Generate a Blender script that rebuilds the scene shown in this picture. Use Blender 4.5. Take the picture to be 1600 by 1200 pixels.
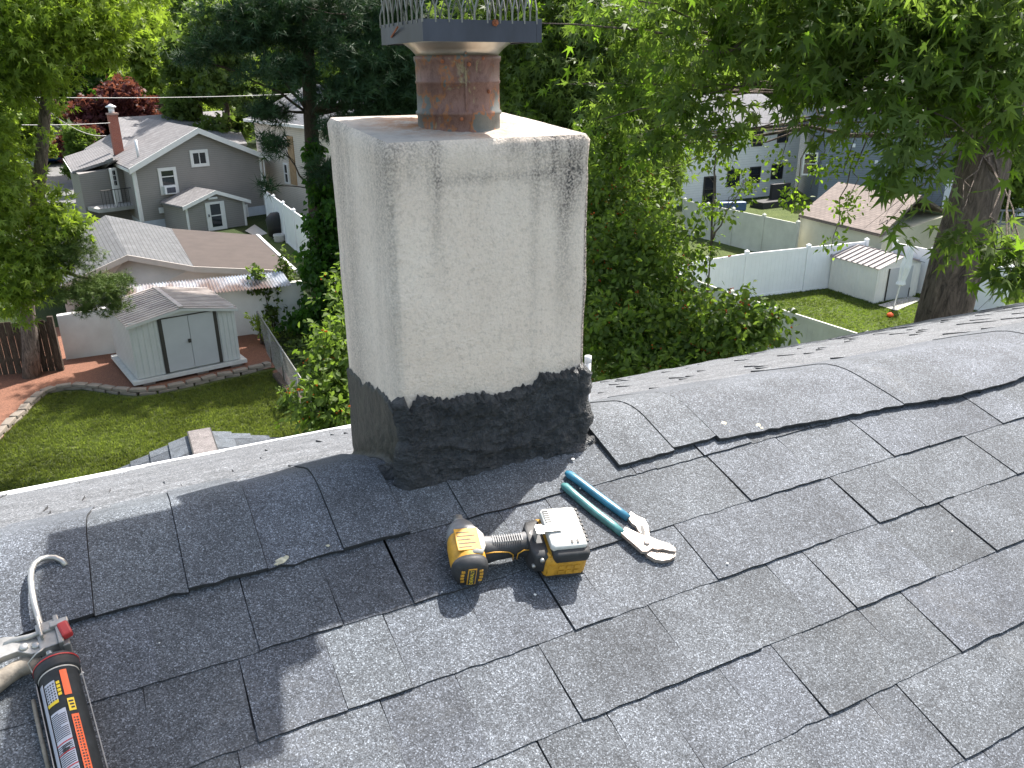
import bpy, math, random
import numpy as np
from math import sin, cos, tan, radians, atan, pi, sqrt
from mathutils import Vector, Matrix, noise
random.seed(7); RNG = np.random.default_rng(7)
for o in list(bpy.data.objects): bpy.data.objects.remove(o)
SC = bpy.context.scene; COL = SC.collection

# ------------------------------------------------------------------ camera
F = 1240.0; HC = 8.0                                  # focal length in photo pixels, camera height above the yard
CAM = np.array([0.0, 0.0, HC])
_n = np.array([20., 3165., F]); _n /= np.linalg.norm(_n)
_f = np.array([0., 0., 1.]) - _n*_n[2]; _f /= np.linalg.norm(_f)
_x = np.cross(_n, _f)
def ray(px, py):
    c = np.array([px-800., py-600., F]); d = np.array([c@_x, c@_f, -(c@_n)]); return d/np.linalg.norm(d)
def ax(c): return Vector((float(c@_x), float(c@_f), float(-(c@_n))))
cx, cy, cz = ax(np.array([1., 0, 0])), ax(np.array([0, -1., 0])), ax(np.array([0, 0, -1.]))
cd = bpy.data.cameras.new('camera'); cam = bpy.data.objects.new('camera', cd); COL.objects.link(cam)
cd.sensor_width = 36; cd.lens = 36*F/1600; cd.clip_start = .05; cd.clip_end = 2000
cam.matrix_world = Matrix.Translation((0, 0, HC)) @ Matrix(((cx.x, cy.x, cz.x, 0), (cx.y, cy.y, cz.y, 0), (cx.z, cy.z, cz.z, 0), (0, 0, 0, 1)))
SC.camera = cam
# ------------------------------------------------------------------ world, sun, exposure
SUN_AZ, SUN_EL = radians(32.5), radians(53.5)         # azimuth clockwise from +Y
W = bpy.data.worlds.new('World'); SC.world = W; W.use_nodes = True
nt = W.node_tree; sky = nt.nodes.new('ShaderNodeTexSky'); sky.sky_type = 'NISHITA'; sky.sun_disc = False
sky.sun_elevation = SUN_EL; sky.sun_rotation = SUN_AZ; sky.air_density = 1.0; sky.dust_density = 2.0
bg = nt.nodes['Background']; bg.inputs[1].default_value = 0.15; wm = nt.nodes.new('ShaderNodeMix'); wm.data_type = 'RGBA'; wm.blend_type = 'MULTIPLY'; wm.inputs[0].default_value = 1; wm.inputs[7].default_value = (1.06, .93, .76, 1)   # thin summer haze
nt.links.new(sky.outputs[0], wm.inputs[6]); nt.links.new(wm.outputs[2], bg.inputs[0])
sl = bpy.data.lights.new('sun', 'SUN'); sl.energy = 4.0; sl.angle = radians(.55); sl.color = (1, .955, .89)
so = bpy.data.objects.new('sun', sl); COL.objects.link(so); so.location = (0, 0, 40)
so.rotation_euler = Vector((sin(SUN_AZ)*cos(SUN_EL), cos(SUN_AZ)*cos(SUN_EL), sin(SUN_EL))).to_track_quat('Z', 'Y').to_euler()
SC.view_settings.view_transform = 'Standard'; SC.view_settings.look = 'None'
SC.view_settings.exposure = 1.5; SC.view_settings.gamma = 1; SC.view_settings.use_curve_mapping = False
SC.render.engine = 'CYCLES'; SC.cycles.max_bounces = 6; SC.cycles.transparent_max_bounces = 4
SC.cycles.diffuse_bounces = 3

# ------------------------------------------------------------------ places: horizontal planes, the roof plane, depth along a ray
def Zp(px, py, z=0.0):                                 # point at height z above the yard
    d = ray(px, py); return Vector(CAM + d*((z-HC)/d[2]))
def Dp(px, py, dist):                                  # point at horizontal distance
    d = ray(px, py); return Vector(CAM + d*(dist/math.hypot(d[0], d[1])))
A0 = radians(63); NS = radians(17); FS = radians(23.2)
R = np.array([sin(A0), cos(A0), 0]); Uh = np.array([-cos(A0), sin(A0), 0]); ZZ = np.array([0, 0, 1.])
U3 = Uh*cos(NS) + ZZ*sin(NS); NN = np.cross(R, U3); P0 = CAM + ray(810, 850)*1.46
def uv(px, py, w=0.0):                                 # roof coordinates of a roof point (along the ridge, up the slope)
    d = ray(px, py); q = P0+NN*w; h = CAM + d*(((q-CAM)@NN)/(d@NN)) - P0; return float(h@R), float(h@U3)
S0, S1 = .225, .345
def prof(s):
    if s <= S0: return s*cos(NS), s*sin(NS), NS
    h, z = S0*cos(NS), S0*sin(NS); t = min(s, S1)
    k = (NS+FS)/(S1-S0); a1 = NS-k*(t-S0)
    h += (sin(NS)-sin(a1))/k; z += -(cos(NS)-cos(a1))/k
    if s > S1: h += (s-S1)*cos(FS); z -= (s-S1)*sin(FS)
    return h, z, a1
def sstep(x, a, b):
    t = min(1, max(0, (x-a)/(b-a))); return t*t*(3-2*t)
def sag(u, s): return (.042*sstep(u, .3, 1.7)+.02*max(0, u-1.7))*sstep(s, .05, .3)*(1-.35*sstep(s, .4, 2.4))
def RS(u, s, w=0.0):                                   # point on the roof skin, w above it, continuing over the ridge
    h, z, a = prof(s); z -= sag(u, s)
    return Vector(P0 + R*u + Uh*(h-w*sin(a)) + ZZ*(z+w*cos(a)))

# ------------------------------------------------------------------ object helpers
def emp(name, loc, label, cat, group=None, kind=None):
    o = bpy.data.objects.new(name, None); COL.objects.link(o); o.location = loc; o.empty_display_size = .1
    tag(o, label, cat, group, kind); return o
def tag(o, label=None, cat=None, group=None, kind=None):
    if label: o['label'] = label
    if cat: o['category'] = cat
    if group: o['group'] = group
    if kind: o['kind'] = kind
    return o
class MB:
    def __init__(s): s.v = []; s.f = []; s.m = []; s.mi = 0
    def add(s, vs, fs):
        n = len(s.v); s.v += [Vector(v) for v in vs]; s.f += [tuple(i+n for i in f) for f in fs]; s.m += [s.mi]*len(fs); return s
    def hexa(s, p):                                    # eight corners: bottom loop, top loop
        return s.add(p, [(3, 2, 1, 0), (4, 5, 6, 7), (0, 1, 5, 4), (1, 2, 6, 5), (2, 3, 7, 6), (3, 0, 4, 7)])
    def box(s, o, u, v, w):                            # origin and three edge vectors
        o, u, v, w = map(Vector, (o, u, v, w)); return s.hexa([o, o+u, o+u+v, o+v, o+w, o+u+w, o+u+v+w, o+v+w])
    def prism(s, poly, ext):
        poly = [Vector(p) for p in poly]; ext = Vector(ext); n = len(poly)
        return s.add(poly+[p+ext for p in poly], [tuple(range(n-1, -1, -1)), tuple(range(n, 2*n))] + [(i, (i+1) % n, n+(i+1) % n, n+i) for i in range(n)])
    def tube(s, pts, r, n=8, cap=True):
        pts = [Vector(p) for p in pts]; rs = r if isinstance(r, (list, tuple)) else [r]*len(pts); vs = []; fs = []
        ref = None
        for i, p in enumerate(pts):
            d = (pts[min(i+1, len(pts)-1)] - pts[max(i-1, 0)]).normalized()
            if ref is None: ref = d.cross(Vector((.13, .31, .94))); 
            if ref.length < 1e-4: ref = d.cross(Vector((1, 0, 0)))
            a = (ref - d*ref.dot(d)).normalized(); ref = a; b = d.cross(a)
            for k in range(n): vs.append(p + (a*cos(2*pi*k/n)+b*sin(2*pi*k/n))*rs[i])
        for i in range(len(pts)-1):
            for k in range(n): fs.append((i*n+k, i*n+(k+1) % n, (i+1)*n+(k+1) % n, (i+1)*n+k))
        if cap: fs += [tuple(range(n-1, -1, -1)), tuple(range((len(pts)-1)*n, len(pts)*n))]
        return s.add(vs, fs)
    def build(s, name, mats, parent=None, smooth=False, bevel=0, seg=2):
        me = bpy.data.meshes.new(name); me.from_pydata([tuple(v) for v in s.v], [], s.f); me.update()
        mats = mats if isinstance(mats, (list, tuple)) else [mats]
        for m in mats: me.materials.append(m)
        if len(mats) > 1: me.polygons.foreach_set('material_index', s.m)
        if smooth: me.polygons.foreach_set('use_smooth', [True]*len(me.polygons))
        import bmesh
        bm = bmesh.new(); bm.from_mesh(me); bmesh.ops.recalc_face_normals(bm, faces=bm.faces); bm.to_mesh(me); bm.free()
        o = bpy.data.objects.new(name, me); COL.objects.link(o)
        if parent is not None:
            o.parent = parent
            off = parent.location if parent.parent is None else (parent.location+parent.parent.location)
            me.transform(Matrix.Translation(-off))
        if bevel:
            b = o.modifiers.new('bevel', 'BEVEL'); b.width = bevel; b.segments = seg; b.limit_method = 'ANGLE'; b.angle_limit = radians(35)
        return o
def copy_tree(o, parent=None):
    c = o.copy(); COL.objects.link(c); c.parent = parent
    for ch in list(o.children): copy_tree(ch, c)
    return c
def offset_origin(o):                                  # put a top-level mesh's origin at its base centre
    me = o.data; n = len(me.vertices); a = np.empty(n*3); me.vertices.foreach_get('co', a); a = a.reshape(-1, 3)
    c = Vector(((a[:, 0].min()+a[:, 0].max())/2, (a[:, 1].min()+a[:, 1].max())/2, a[:, 2].min()))
    me.transform(Matrix.Translation(-c)); o.location = c; return o

# ------------------------------------------------------------------ materials
def newmat(name):
    m = bpy.data.materials.new(name); m.use_nodes = True; nt = m.node_tree
    return m, nt, nt.nodes['Principled BSDF'], (lambda t: nt.nodes.new('ShaderNode'+t)), nt.links.new
def coords(nt, N, L, scale=(1, 1, 1), src='Object'):
    t = N('TexCoord'); mp = N('Mapping'); L(t.outputs[src], mp.inputs[0]); mp.inputs['Scale'].default_value = scale; return mp.outputs[0]
def ramp(N, L, fac, stops):
    r = N('ValToRGB'); e = r.color_ramp.elements
    while len(e) < len(stops): e.new(.5)
    for k, (p, c) in enumerate(stops): e[k].position = p; e[k].color = (*c, 1) if len(c) == 3 else c
    L(fac, r.inputs[0]); return r.outputs[0]
def noisetex(N, L, vec, scale, detail=4, rough=.6, dist=0):
    t = N('TexNoise'); L(vec, t.inputs['Vector']); t.inputs['Scale'].default_value = scale
    t.inputs['Detail'].default_value = detail; t.inputs['Roughness'].default_value = rough; t.inputs['Distortion'].default_value = dist; return t.outputs['Fac']
def mixc(N, L, fac, a, b, mode='MIX'):
    m = N('Mix'); m.data_type = 'RGBA'; m.blend_type = mode
    if isinstance(fac, (int, float)): m.inputs[0].default_value = fac
    else: L(fac, m.inputs[0])
    for s, v in ((6, a), (7, b)):
        if isinstance(v, tuple): m.inputs[s].default_value = (*v[:3], 1)
        else: L(v, m.inputs[s])
    return m.outputs[2]
def bump(N, L, h, bsdf, strength=.3, dist=.01):
    b = N('Bump'); b.inputs['Strength'].default_value = strength; b.inputs['Distance'].default_value = dist
    L(h, b.inputs['Height']); L(b.outputs[0], bsdf.inputs['Normal'])
def pm(name, c, rough=.6, var=.18, scale=6, metal=0, bs=0, bscale=40, spec=.5, detail=5, c2=None, stretch=(1, 1, 1)):
    m, nt, B, N, L = newmat(name); v = coords(nt, N, L, stretch)
    n = noisetex(N, L, v, scale, detail)
    a = tuple(x*(1-var) for x in c); b = c2 or tuple(min(1, x*(1+var)) for x in c)
    L(ramp(N, L, n, [(.3, a), (.7, b)]), B.inputs['Base Color'])
    B.inputs['Roughness'].default_value = rough; B.inputs['Metallic'].default_value = metal
    B.inputs['Specular IOR Level'].default_value = spec
    if bs: bump(N, L, noisetex(N, L, v, bscale, 4), B, bs, .005)
    return m
def shingle_mat(name, tone=(.095, .106, .122), gran=600, far=False):
    m, nt, B, N, L = newmat(name); v = coords(nt, N, L)
    vo = N('TexVoronoi'); L(v, vo.inputs['Vector']); vo.inputs['Scale'].default_value = gran
    sep = N('SeparateColor'); L(vo.outputs['Color'], sep.inputs[0])
    k = ramp(N, L, sep.outputs[0], [(0, (.34,)*3), (.35, (.66,)*3), (.7, (1.05,)*3), (.9, (1.5,)*3), (1, (2.7,)*3)])
    n1 = ramp(N, L, noisetex(N, L, v, 7, 5), [(.28, (.72,)*3), (.72, (1.28,)*3)])
    n2 = ramp(N, L, noisetex(N, L, v, 60, 3), [(.3, (.86,)*3), (.7, (1.14,)*3)])
    oi = N('ObjectInfo')
    c = mixc(N, L, 1, tone, k, 'MULTIPLY'); c = mixc(N, L, 1, c, n1, 'MULTIPLY'); c = mixc(N, L, 1, c, n2, 'MULTIPLY')
    if not far: c = mixc(N, L, 1, c, oi.outputs['Color'], 'MULTIPLY')
    # dusty scuffs
    d = ramp(N, L, noisetex(N, L, v, 2.3, 6, .7, .6), [(.60, (0, 0, 0)), (.78, (.30,)*3)])
    c = mixc(N, L, d, c, (.22, .222, .22))
    L(c, B.inputs['Base Color']); B.inputs['Roughness'].default_value = .82; B.inputs['Specular IOR Level'].default_value = .35
    bump(N, L, sep.outputs[1], B, .55, .0012)
    return m
M = {}
M['shingle'] = shingle_mat('roof granules')
M['shingle_far'] = shingle_mat('far slope granules', (.125, .133, .146), 300, True)
M['edge'] = pm('asphalt edge', (.035, .037, .042), .9, .3, 200, bs=.4, bscale=300)
M['white'] = pm('white painted metal', (.74, .75, .77), .4, .06, 5)
M['vinyl'] = pm('white vinyl', (.80, .81, .83), .45, .04, 2)
M['vinyl_aged'] = pm('aged cream vinyl', (.52, .53, .46), .55, .12, 1.5)

def stucco():
    m, nt, B, N, L = newmat('weathered stucco'); v = coords(nt, N, L)
    base = ramp(N, L, noisetex(N, L, v, 5, 6, .65), [(.25, (.76, .645, .55)), (.75, (.86, .755, .66))])
    vs = coords(nt, N, L, (14, 14, 1.1)); st = noisetex(N, L, vs, 1.6, 6, .7)
    at = N('Attribute'); at.attribute_name = 'grime'
    mul = N('Math'); mul.operation = 'MULTIPLY'; L(ramp(N, L, st, [(.24, (0, 0, 0)), (.54, (1, 1, 1))]), mul.inputs[0]); L(at.outputs['Fac'], mul.inputs[1])
    # speckled soot: grime broken up by grain
    g = N('TexNoise'); L(v, g.inputs['Vector']); g.inputs['Scale'].default_value = 260; g.inputs['Detail'].default_value = 2
    gr = ramp(N, L, g.outputs['Fac'], [(.36, (.35,)*3), (.6, (1,)*3)])
    m2 = N('Math'); m2.operation = 'MULTIPLY'; L(mul.outputs[0], m2.inputs[0]); L(gr, m2.inputs[1])
    c = mixc(N, L, m2.outputs[0], base, (.095, .088, .085))
    pit = ramp(N, L, noisetex(N, L, v, 110, 7, .75), [(.30, (.55,)*3), (.50, (1,)*3)])
    c = mixc(N, L, .6, c, pit, 'MULTIPLY')
    vc = N('TexVoronoi'); vc.feature = 'DISTANCE_TO_EDGE'; vc.inputs['Scale'].default_value = 4.2
    wv = N('VectorMath'); nn_ = N('TexNoise'); L(v, nn_.inputs['Vector']); nn_.inputs['Scale'].default_value = 9; nn_.inputs['Detail'].default_value = 6; L(v, wv.inputs[0]); L(nn_.outputs['Color'], wv.inputs[1]); wv.operation = 'ADD'; L(wv.outputs[0], vc.inputs['Vector'])
    ck = ramp(N, L, vc.outputs['Distance'], [(0, (.62,)*3), (.010, (1,)*3)]); c = mixc(N, L, .45, c, ck, 'MULTIPLY')
    L(c, B.inputs['Base Color']); B.inputs['Roughness'].default_value = .92; B.inputs['Specular IOR Level'].default_value = .2
    a = N('Math'); a.operation = 'ADD'; L(noisetex(N, L, v, 210, 4), a.inputs[0]); L(noisetex(N, L, v, 45, 4), a.inputs[1])
    bump(N, L, a.outputs[0], B, .55, .006); return m
def crownmat():
    m, nt, B, N, L = newmat('stucco crown'); v = coords(nt, N, L)
    c = ramp(N, L, noisetex(N, L, v, 7, 6, .7), [(.3, (.30, .28, .26)), (.7, (.56, .51, .45))])
    at = N('Attribute'); at.attribute_name = 'rust'
    r = N('Math'); r.operation = 'MULTIPLY'; L(ramp(N, L, noisetex(N, L, v, 26, 6, .75), [(.34, (0, 0, 0)), (.58, (1, 1, 1))]), r.inputs[0]); L(at.outputs['Fac'], r.inputs[1])
    c = mixc(N, L, r.outputs[0], c, (.33, .15, .055))
    L(c, B.inputs['Base Color']); B.inputs['Roughness'].default_value = .9
    bump(N, L, noisetex(N, L, v, 120, 5), B, .6, .006); return m
def tarmat(name, c, rough, bs):
    m, nt, B, N, L = newmat(name); v = coords(nt, N, L)
    L(ramp(N, L, noisetex(N, L, v, 22, 6, .7), [(.3, tuple(x*.65 for x in c)), (.72, tuple(x*1.35 for x in c))]), B.inputs['Base Color'])
    rr = N('MapRange'); L(noisetex(N, L, v, 30, 4), rr.inputs[0]); rr.inputs[3].default_value = rough-.12; rr.inputs[4].default_value = rough+.15
    L(rr.outputs[0], B.inputs['Roughness']); B.inputs['Specular IOR Level'].default_value = .6
    a = N('Math'); a.operation = 'ADD'; L(noisetex(N, L, v, 150, 3), a.inputs[0]); L(noisetex(N, L, coords(nt, N, L, (1, 1, 1.8)), 48, 5, .7, 1.6), a.inputs[1])
    bump(N, L, a.outputs[0], B, bs, .012); return m
def rustmat():
    m, nt, B, N, L = newmat('rusted steel pipe'); v = coords(nt, N, L, (1, 1, .55))
    n = noisetex(N, L, v, 34, 11, .78, .5)
    c = ramp(N, L, n, [(.30, (.055, .042, .04)), (.40, (.13, .062, .046)), (.50, (.20, .105, .085)), (.58, (.13, .065, .05)), (.64, (.28, .10, .035)), (.72, (.17, .085, .06))])
    p = ramp(N, L, noisetex(N, L, coords(nt, N, L, (1, 1, .8)), 11, 9, .62, .3), [(.53, (0, 0, 0)), (.545, (1, 1, 1))])
    c = mixc(N, L, p, c, (.115, .12, .115))
    ed = ramp(N, L, noisetex(N, L, coords(nt, N, L, (1, 1, .8)), 11, 9, .62, .3), [(.505, (0, 0, 0)), (.53, (1, 1, 1)), (.545, (0, 0, 0))])
    c = mixc(N, L, ed, c, (.30, .115, .04))
    y = ramp(N, L, noisetex(N, L, v, 17, 8, .7, .3), [(.62, (0, 0, 0)), (.66, (.75, .75, .75))])
    c = mixc(N, L, y, c, (.30, .25, .14)); c = mixc(N, L, 1, c, ramp(N, L, noisetex(N, L, v, 9, 7, .7), [(.35, (.5,)*3), (.62, (1.15,)*3)]), 'MULTIPLY')
    L(c, B.inputs['Base Color']); B.inputs['Metallic'].default_value = .15; B.inputs['Roughness'].default_value = .55
    bump(N, L, n, B, .35, .004); return m
M['stucco'] = stucco(); M['crown'] = crownmat(); M['tar'] = tarmat('fresh roofing tar', (.048, .053, .060), .36, 1.0)
M['tar_flat'] = tarmat('troweled tar', (.026, .027, .026), .55, .3); M['rust'] = rustmat()  # flatter, smoother left face; its different lighting put into a darker colour
M['darksteel'] = pm('dark painted steel', (.055, .062, .088), .5, .3, 14, metal=.3, bs=.1, stretch=(1, 1, .3))
M['galv'] = pm('weathered galvanized steel', (.21, .21, .20), .45, .35, 18, metal=.55, bs=.1)
M['stainless'] = pm('tarnished stainless', (.42, .38, .31), .32, .35, 9, metal=.85)
M['rustbolt'] = pm('rusty bolt', (.30, .10, .045), .8, .35, 60, bs=.3)

def leafmat(name, trans=.35, rough=.42):
    m, nt, B, N, L = newmat(name); at = N('Attribute'); at.attribute_name = 'tint'
    L(at.outputs['Color'], B.inputs['Base Color']); B.inputs['Roughness'].default_value = rough; B.inputs['Specular IOR Level'].default_value = .2
    tr = N('BsdfTranslucent'); g = N('Mix'); g.data_type = 'RGBA'; g.blend_type = 'MULTIPLY'; g.inputs[0].default_value = 1
    L(at.outputs['Color'], g.inputs[6]); g.inputs[7].default_value = (1.75, 1.85, .9, 1); L(g.outputs[2], tr.inputs[0])
    mx = N('MixShader'); mx.inputs[0].default_value = trans; L(B.outputs[0], mx.inputs[1]); L(tr.outputs[0], mx.inputs[2])
    L(mx.outputs[0], nt.nodes['Material Output'].inputs[0]); return m
M['leaf'] = leafmat('leaf', .50, .5); M['needle'] = leafmat('needles', .12, .6)
def barkmat(name, a, b):
    m, nt, B, N, L = newmat(name); v = coords(nt, N, L, (1, 1, .22))
    n = noisetex(N, L, v, 16, 8, .72, 1.1)
    L(ramp(N, L, n, [(.36, a), (.64, b)]), B.inputs['Base Color']); B.inputs['Roughness'].default_value = .95
    bump(N, L, n, B, 1.0, .08); return m
M['bark'] = barkmat('furrowed bark', (.05, .04, .034), (.27, .215, .18)); M['bark_dark'] = barkmat('dark bark', (.03, .024, .02), (.11, .08, .06))

# ------------------------------------------------------------------ the ground and its areas
def grass_mat(name, a, b, c):
    m, nt, B, N, L = newmat(name); v = coords(nt, N, L)
    n = noisetex(N, L, v, .55, 6, .7); c1 = ramp(N, L, n, [(.35, a), (.65, b)])
    f = ramp(N, L, noisetex(N, L, v, 26, 5, .8), [(.35, (.55,)*3), (.65, (1.35,)*3)])
    d = ramp(N, L, noisetex(N, L, v, 1.1, 5, .7, .5), [(.60, (0, 0, 0)), (.74, (.7,)*3)])
    c2 = mixc(N, L, 1, mixc(N, L, d, c1, c), f, 'MULTIPLY')
    L(c2, B.inputs['Base Color']); B.inputs['Roughness'].default_value = .9; B.inputs['Specular IOR Level'].default_value = .2
    bump(N, L, noisetex(N, L, v, 40, 4, .8), B, .8, .05); return m
M['grass'] = grass_mat('lawn', (.060, .078, .024), (.090, .110, .034), (.16, .14, .07))
M['grass_lush'] = grass_mat('lush lawn', (.06, .085, .022), (.09, .12, .03), (.14, .14, .06))
M['earth'] = grass_mat('ground cover', (.022, .036, .010), (.035, .055, .014), (.05, .04, .025))
M['mulch'] = pm('red brown mulch', (.17, .075, .045), .95, .55, 34, bs=1, bscale=60, detail=8)
M['concrete'] = pm('concrete', (.36, .35, .33), .9, .15, 3, bs=.2)
M['asphalt'] = pm('driveway asphalt', (.16, .16, .165), .95, .2, 2)
gm = MB(); S = 900; g = 24
gm.add([(-S, -S, 0), (S, -S, 0), (S, S, 0), (-S, S, 0)], [(0, 1, 2, 3)])
o = gm.build('ground', M['earth']); o['kind'] = 'structure'
def area(name, pts, mat, z):
    m = MB(); pts = [Vector((p[0], p[1], z)) for p in pts]; m.add(pts, [tuple(range(len(pts)))])
    o = m.build(name, mat); o['kind'] = 'structure'; return o
P = lambda *a: [Zp(x, y) for x, y in a]
area('lawn', P((-260, 760), (-40, 640), (20, 600), (100, 590), (430, 565), (475, 620), (560, 760), (700, 1000), (-300, 1100)), M['grass'], .02)
area('mulch_bed', P((-120, 760), (-10, 700), (20, 670), (75, 614), (130, 606), (210, 617), (290, 604), (345, 590), (430, 576), (405, 525), (200, 500), (30, 520), (-200, 560), (-300, 700)), M['mulch'], .04)
area('lawn', P((1050, 470), (1160, 455), (1294, 440), (1446, 440), (1640, 450), (1900, 560), (1800, 760), (1100, 700)), M['grass_lush'], .02)
area('lawn', P((1040, 420), (1090, 345), (1225, 378), (1250, 395), (1060, 425)), M['grass_lush'], .03)
area('lawn', P((1120, 325), (1240, 300), (1330, 300), (1250, 349), (1195, 341)), M['grass_lush'], .025)
area('lawn', P((380, 372), (480, 350), (500, 430), (440, 470), (400, 440)), M['grass_lush'], .02)
area('driveway', P((60, 300), (75, 245), (105, 240), (150, 300), (190, 350), (90, 360)), M['asphalt'], .02)
area('bare_earth_strip', P((425, 582), (440, 575), (520, 690), (495, 690)), M['mulch'], .035)

# ------------------------------------------------------------------ the house under the camera: shingles, ridge, far slope
house = emp('house', Vector(P0)+Vector((0, 0, -8+.9)), 'low grey house whose dark shingled roof fills the foreground', 'house')
def finish(o, tone): o.color = (tone, tone, tone*random.uniform(.98, 1.03), 1); return o
def tab(u0, u1, s0, s1, th, tone, name='shingle', ragged=.0009, skew=0, n=None, lift=.0034):
    """one tab: bottom edge s0 raised on the tab below, top edge s1 tucked under the next course"""
    n = n or max(4, int((u1-u0)/.02)); ns = max(2, int((s1-s0)/.03)) if s1 > S0-.01 else 2
    m = MB(); top = []; 
    for j in range(ns+1):
        t = j/ns; row = []
        for i in range(n+1):
            uu = u0+(u1-u0)*i/n + skew*(t-.5)
            ss = s0+(s1-s0)*t
            if j == 0: ss += random.gauss(0, ragged)
            w = (lift+th)*(1-t)+(.0012+th*.35)*t + noise.noise(Vector((uu*9, ss*9, 3)))*.0007
            if i in (0, n): uu += random.gauss(0, .0004)
            row.append((uu, ss, w))
        top.append(row)
    vs = [RS(*p) for r in top for p in r]; W_ = n+1; fs = [(j*W_+i, j*W_+i+1, (j+1)*W_+i+1, (j+1)*W_+i) for j in range(ns) for i in range(n)]
    m.add(vs, fs)
    m.mi = 1
    b0 = [RS(p[0], p[1]+.0006, max(.0002, p[2]-th-.0032)) for p in top[0]]
    m.add([RS(*p) for p in top[0]]+b0, [(i, n+1+i, n+2+i, i+1) for i in range(n)])
    for e in (0, n):
        a = [RS(*r[e]) for r in top]; b = [RS(r[e][0], r[e][1], .0001) for r in top]; k = len(a)
        m.add(a+b, [(i, i+1, k+i+1, k+i) for i in range(k-1)])
    return finish(m.build(name, [M['shingle'], M['edge']], house), tone)
# deck (dark asphalt under everything)
m = MB(); ss = [-4.2, -2, 0, S0-.005]+[S0+(S1-S0)*i/8 for i in range(1, 9)]+[1.5, 3.25]
m.add([RS(u, s, -.001) for s in ss for u in (-5.5, 9)], [(2*i, 2*i+1, 2*i+3, 2*i+2) for i in range(len(ss)-1)])
m.build('roof_deck', M['edge'], house)
LN = [.084, -.060, -.2005, -.3435, -.480, -.617, -.757, -.90, -1.04]
J = [ # joints per course, photo pixels on the joint; 'f' faint (same thickness either side), 'g' open gap
 [(-20, 880), (150, 965), (296, 925), (420, 895), (537, 863), (640, 835), (724, 802), (880, 762), (985, 731, 'f'), (1018, 724, 'f'), (1090, 705), (1170, 690), (1265, 668, 'f'), (1340, 650), (1440, 660), (1530, 640)],
 [(-20, 1150), (80, 1120, 'f'), (250, 1068, 'f'), (405, 1017), (537, 980), (644, 943, 'g'), (742, 905), (830, 885, 'f'), (905, 860), (1012, 831), (1167, 781, 'g'), (1279, 748), (1392, 712), (1440, 690, 'f'), (1493, 677), (1560, 660)],
 [(-40, 1290), (110, 1240), (240, 1200, 'f'), (402, 1152), (542, 1105, 'f'), (645, 1075), (775, 1025, 'f'), (895, 985, 'g'), (955, 962), (1120, 905), (1297, 842), (1370, 818, 'g'), (1428, 780, 'f'), (1485, 775), (1589, 745), (1660, 720)],
 [(60, 1400), (250, 1330), (372, 1185), (490, 1190, 'f'), (620, 1165), (740, 1120, 'f'), (907, 1125), (1085, 1050, 'f'), (1187, 1012), (1275, 972, 'f'), (1332, 947), (1400, 920, 'f'), (1457, 897), (1550, 860, 'g'), (1605, 805)],
 [(700, 1260), (860, 1200), (985, 1180, 'f'), (1095, 1195), (1200, 1150, 'f'), (1292, 1117), (1340, 1092), (1440, 1060, 'f'), (1497, 1017), (1603, 933)],
 [(1000, 1290), (1150, 1240), (1275, 1200), (1400, 1150, 'f'), (1505, 1187), (1603, 1102)],
 [], [], []]
UMIN, UMAX = -1.6, 3.0
ntab = 0
for k, (sb, js) in enumerate(zip(LN, J)):
    st = (LN[k-1]+.022) if k else S1+.05
    us = [(uv(j[0], j[1])[0], (j[2] if len(j) > 2 else '')) for j in js]
    us.sort()
    lo = us[0][0] if us else .9; hi = us[-1][0] if us else .9
    while lo > UMIN: lo -= random.uniform(.11, .24); us.append((lo, random.choice(['', 'f', '', 'g'])))
    while hi < UMAX: hi += random.uniform(.11, .24); us.append((hi, random.choice(['', 'f', '', ''])))
    us.sort(); th = .002
    for (a, ka), (b, kb) in zip(us, us[1:]):
        if ka != 'f': th = .0032 if th < .002 else .0008
        tone = random.choice([.84, .90, .96, 1.0, 1.05, 1.10]) * (1.0 if th < .002 else 1.04)
        if k == 0 and (a+b)/2 < uv(640, 835)[0]: continue       # ridge caps there
        g0 = .0026 if ka == 'g' else (.0002 if ka == 'f' else .0007); g1 = .0007 if kb != 'f' else .0002
        tab(a+g0, b-g1, sb, st, th, tone, skew=random.gauss(0, .002))
# outer parts of the near slope, joined
def field(name, ulo, uhi, rows, mat, ex, rowspan, seedv):
    rn = random.Random(seedv); m = MB()
    for s in rows:
        u = ulo - rn.random()*.2
        while u < uhi:
            w = rn.uniform(.10, .30); th = rn.choice([0, .0055]); 
            b = (s, s+rowspan)
            q = [(u, b[0], .005+th), (u+w, b[0], .005+th), (u+w, b[1], .001), (u, b[1], .001)]
            vs = [RS(*p) for p in q]+[RS(u, b[0], 0), RS(u+w, b[0], 0)]
            m.mi = 0; m.add(vs[:4], [(0, 1, 2, 3)]); m.mi = 1
            m.add([vs[0], vs[1], vs[5], vs[4]], [(0, 1, 2, 3)]); m.add([vs[0], vs[3], vs[4]], [(0, 1, 2)]); m.add([vs[1], vs[2], vs[5]], [(0, 1, 2)])
            u += w
    o = m.build(name, [mat, M['edge']], house); o['kind'] = 'stuff'; return o
field('shingle_field', -5.4, UMIN-.1, LN, M['shingle_far'], 0, .16, 3)
field('shingle_field', UMAX+.3, 8.9, LN, M['shingle_far'], 0, .16, 4)
field('shingle_field', -5.4, 8.9, [LN[-1]-.14*i for i in range(1, 21)], M['shingle_far'], 0, .16, 5)
SE = 3.2
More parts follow.
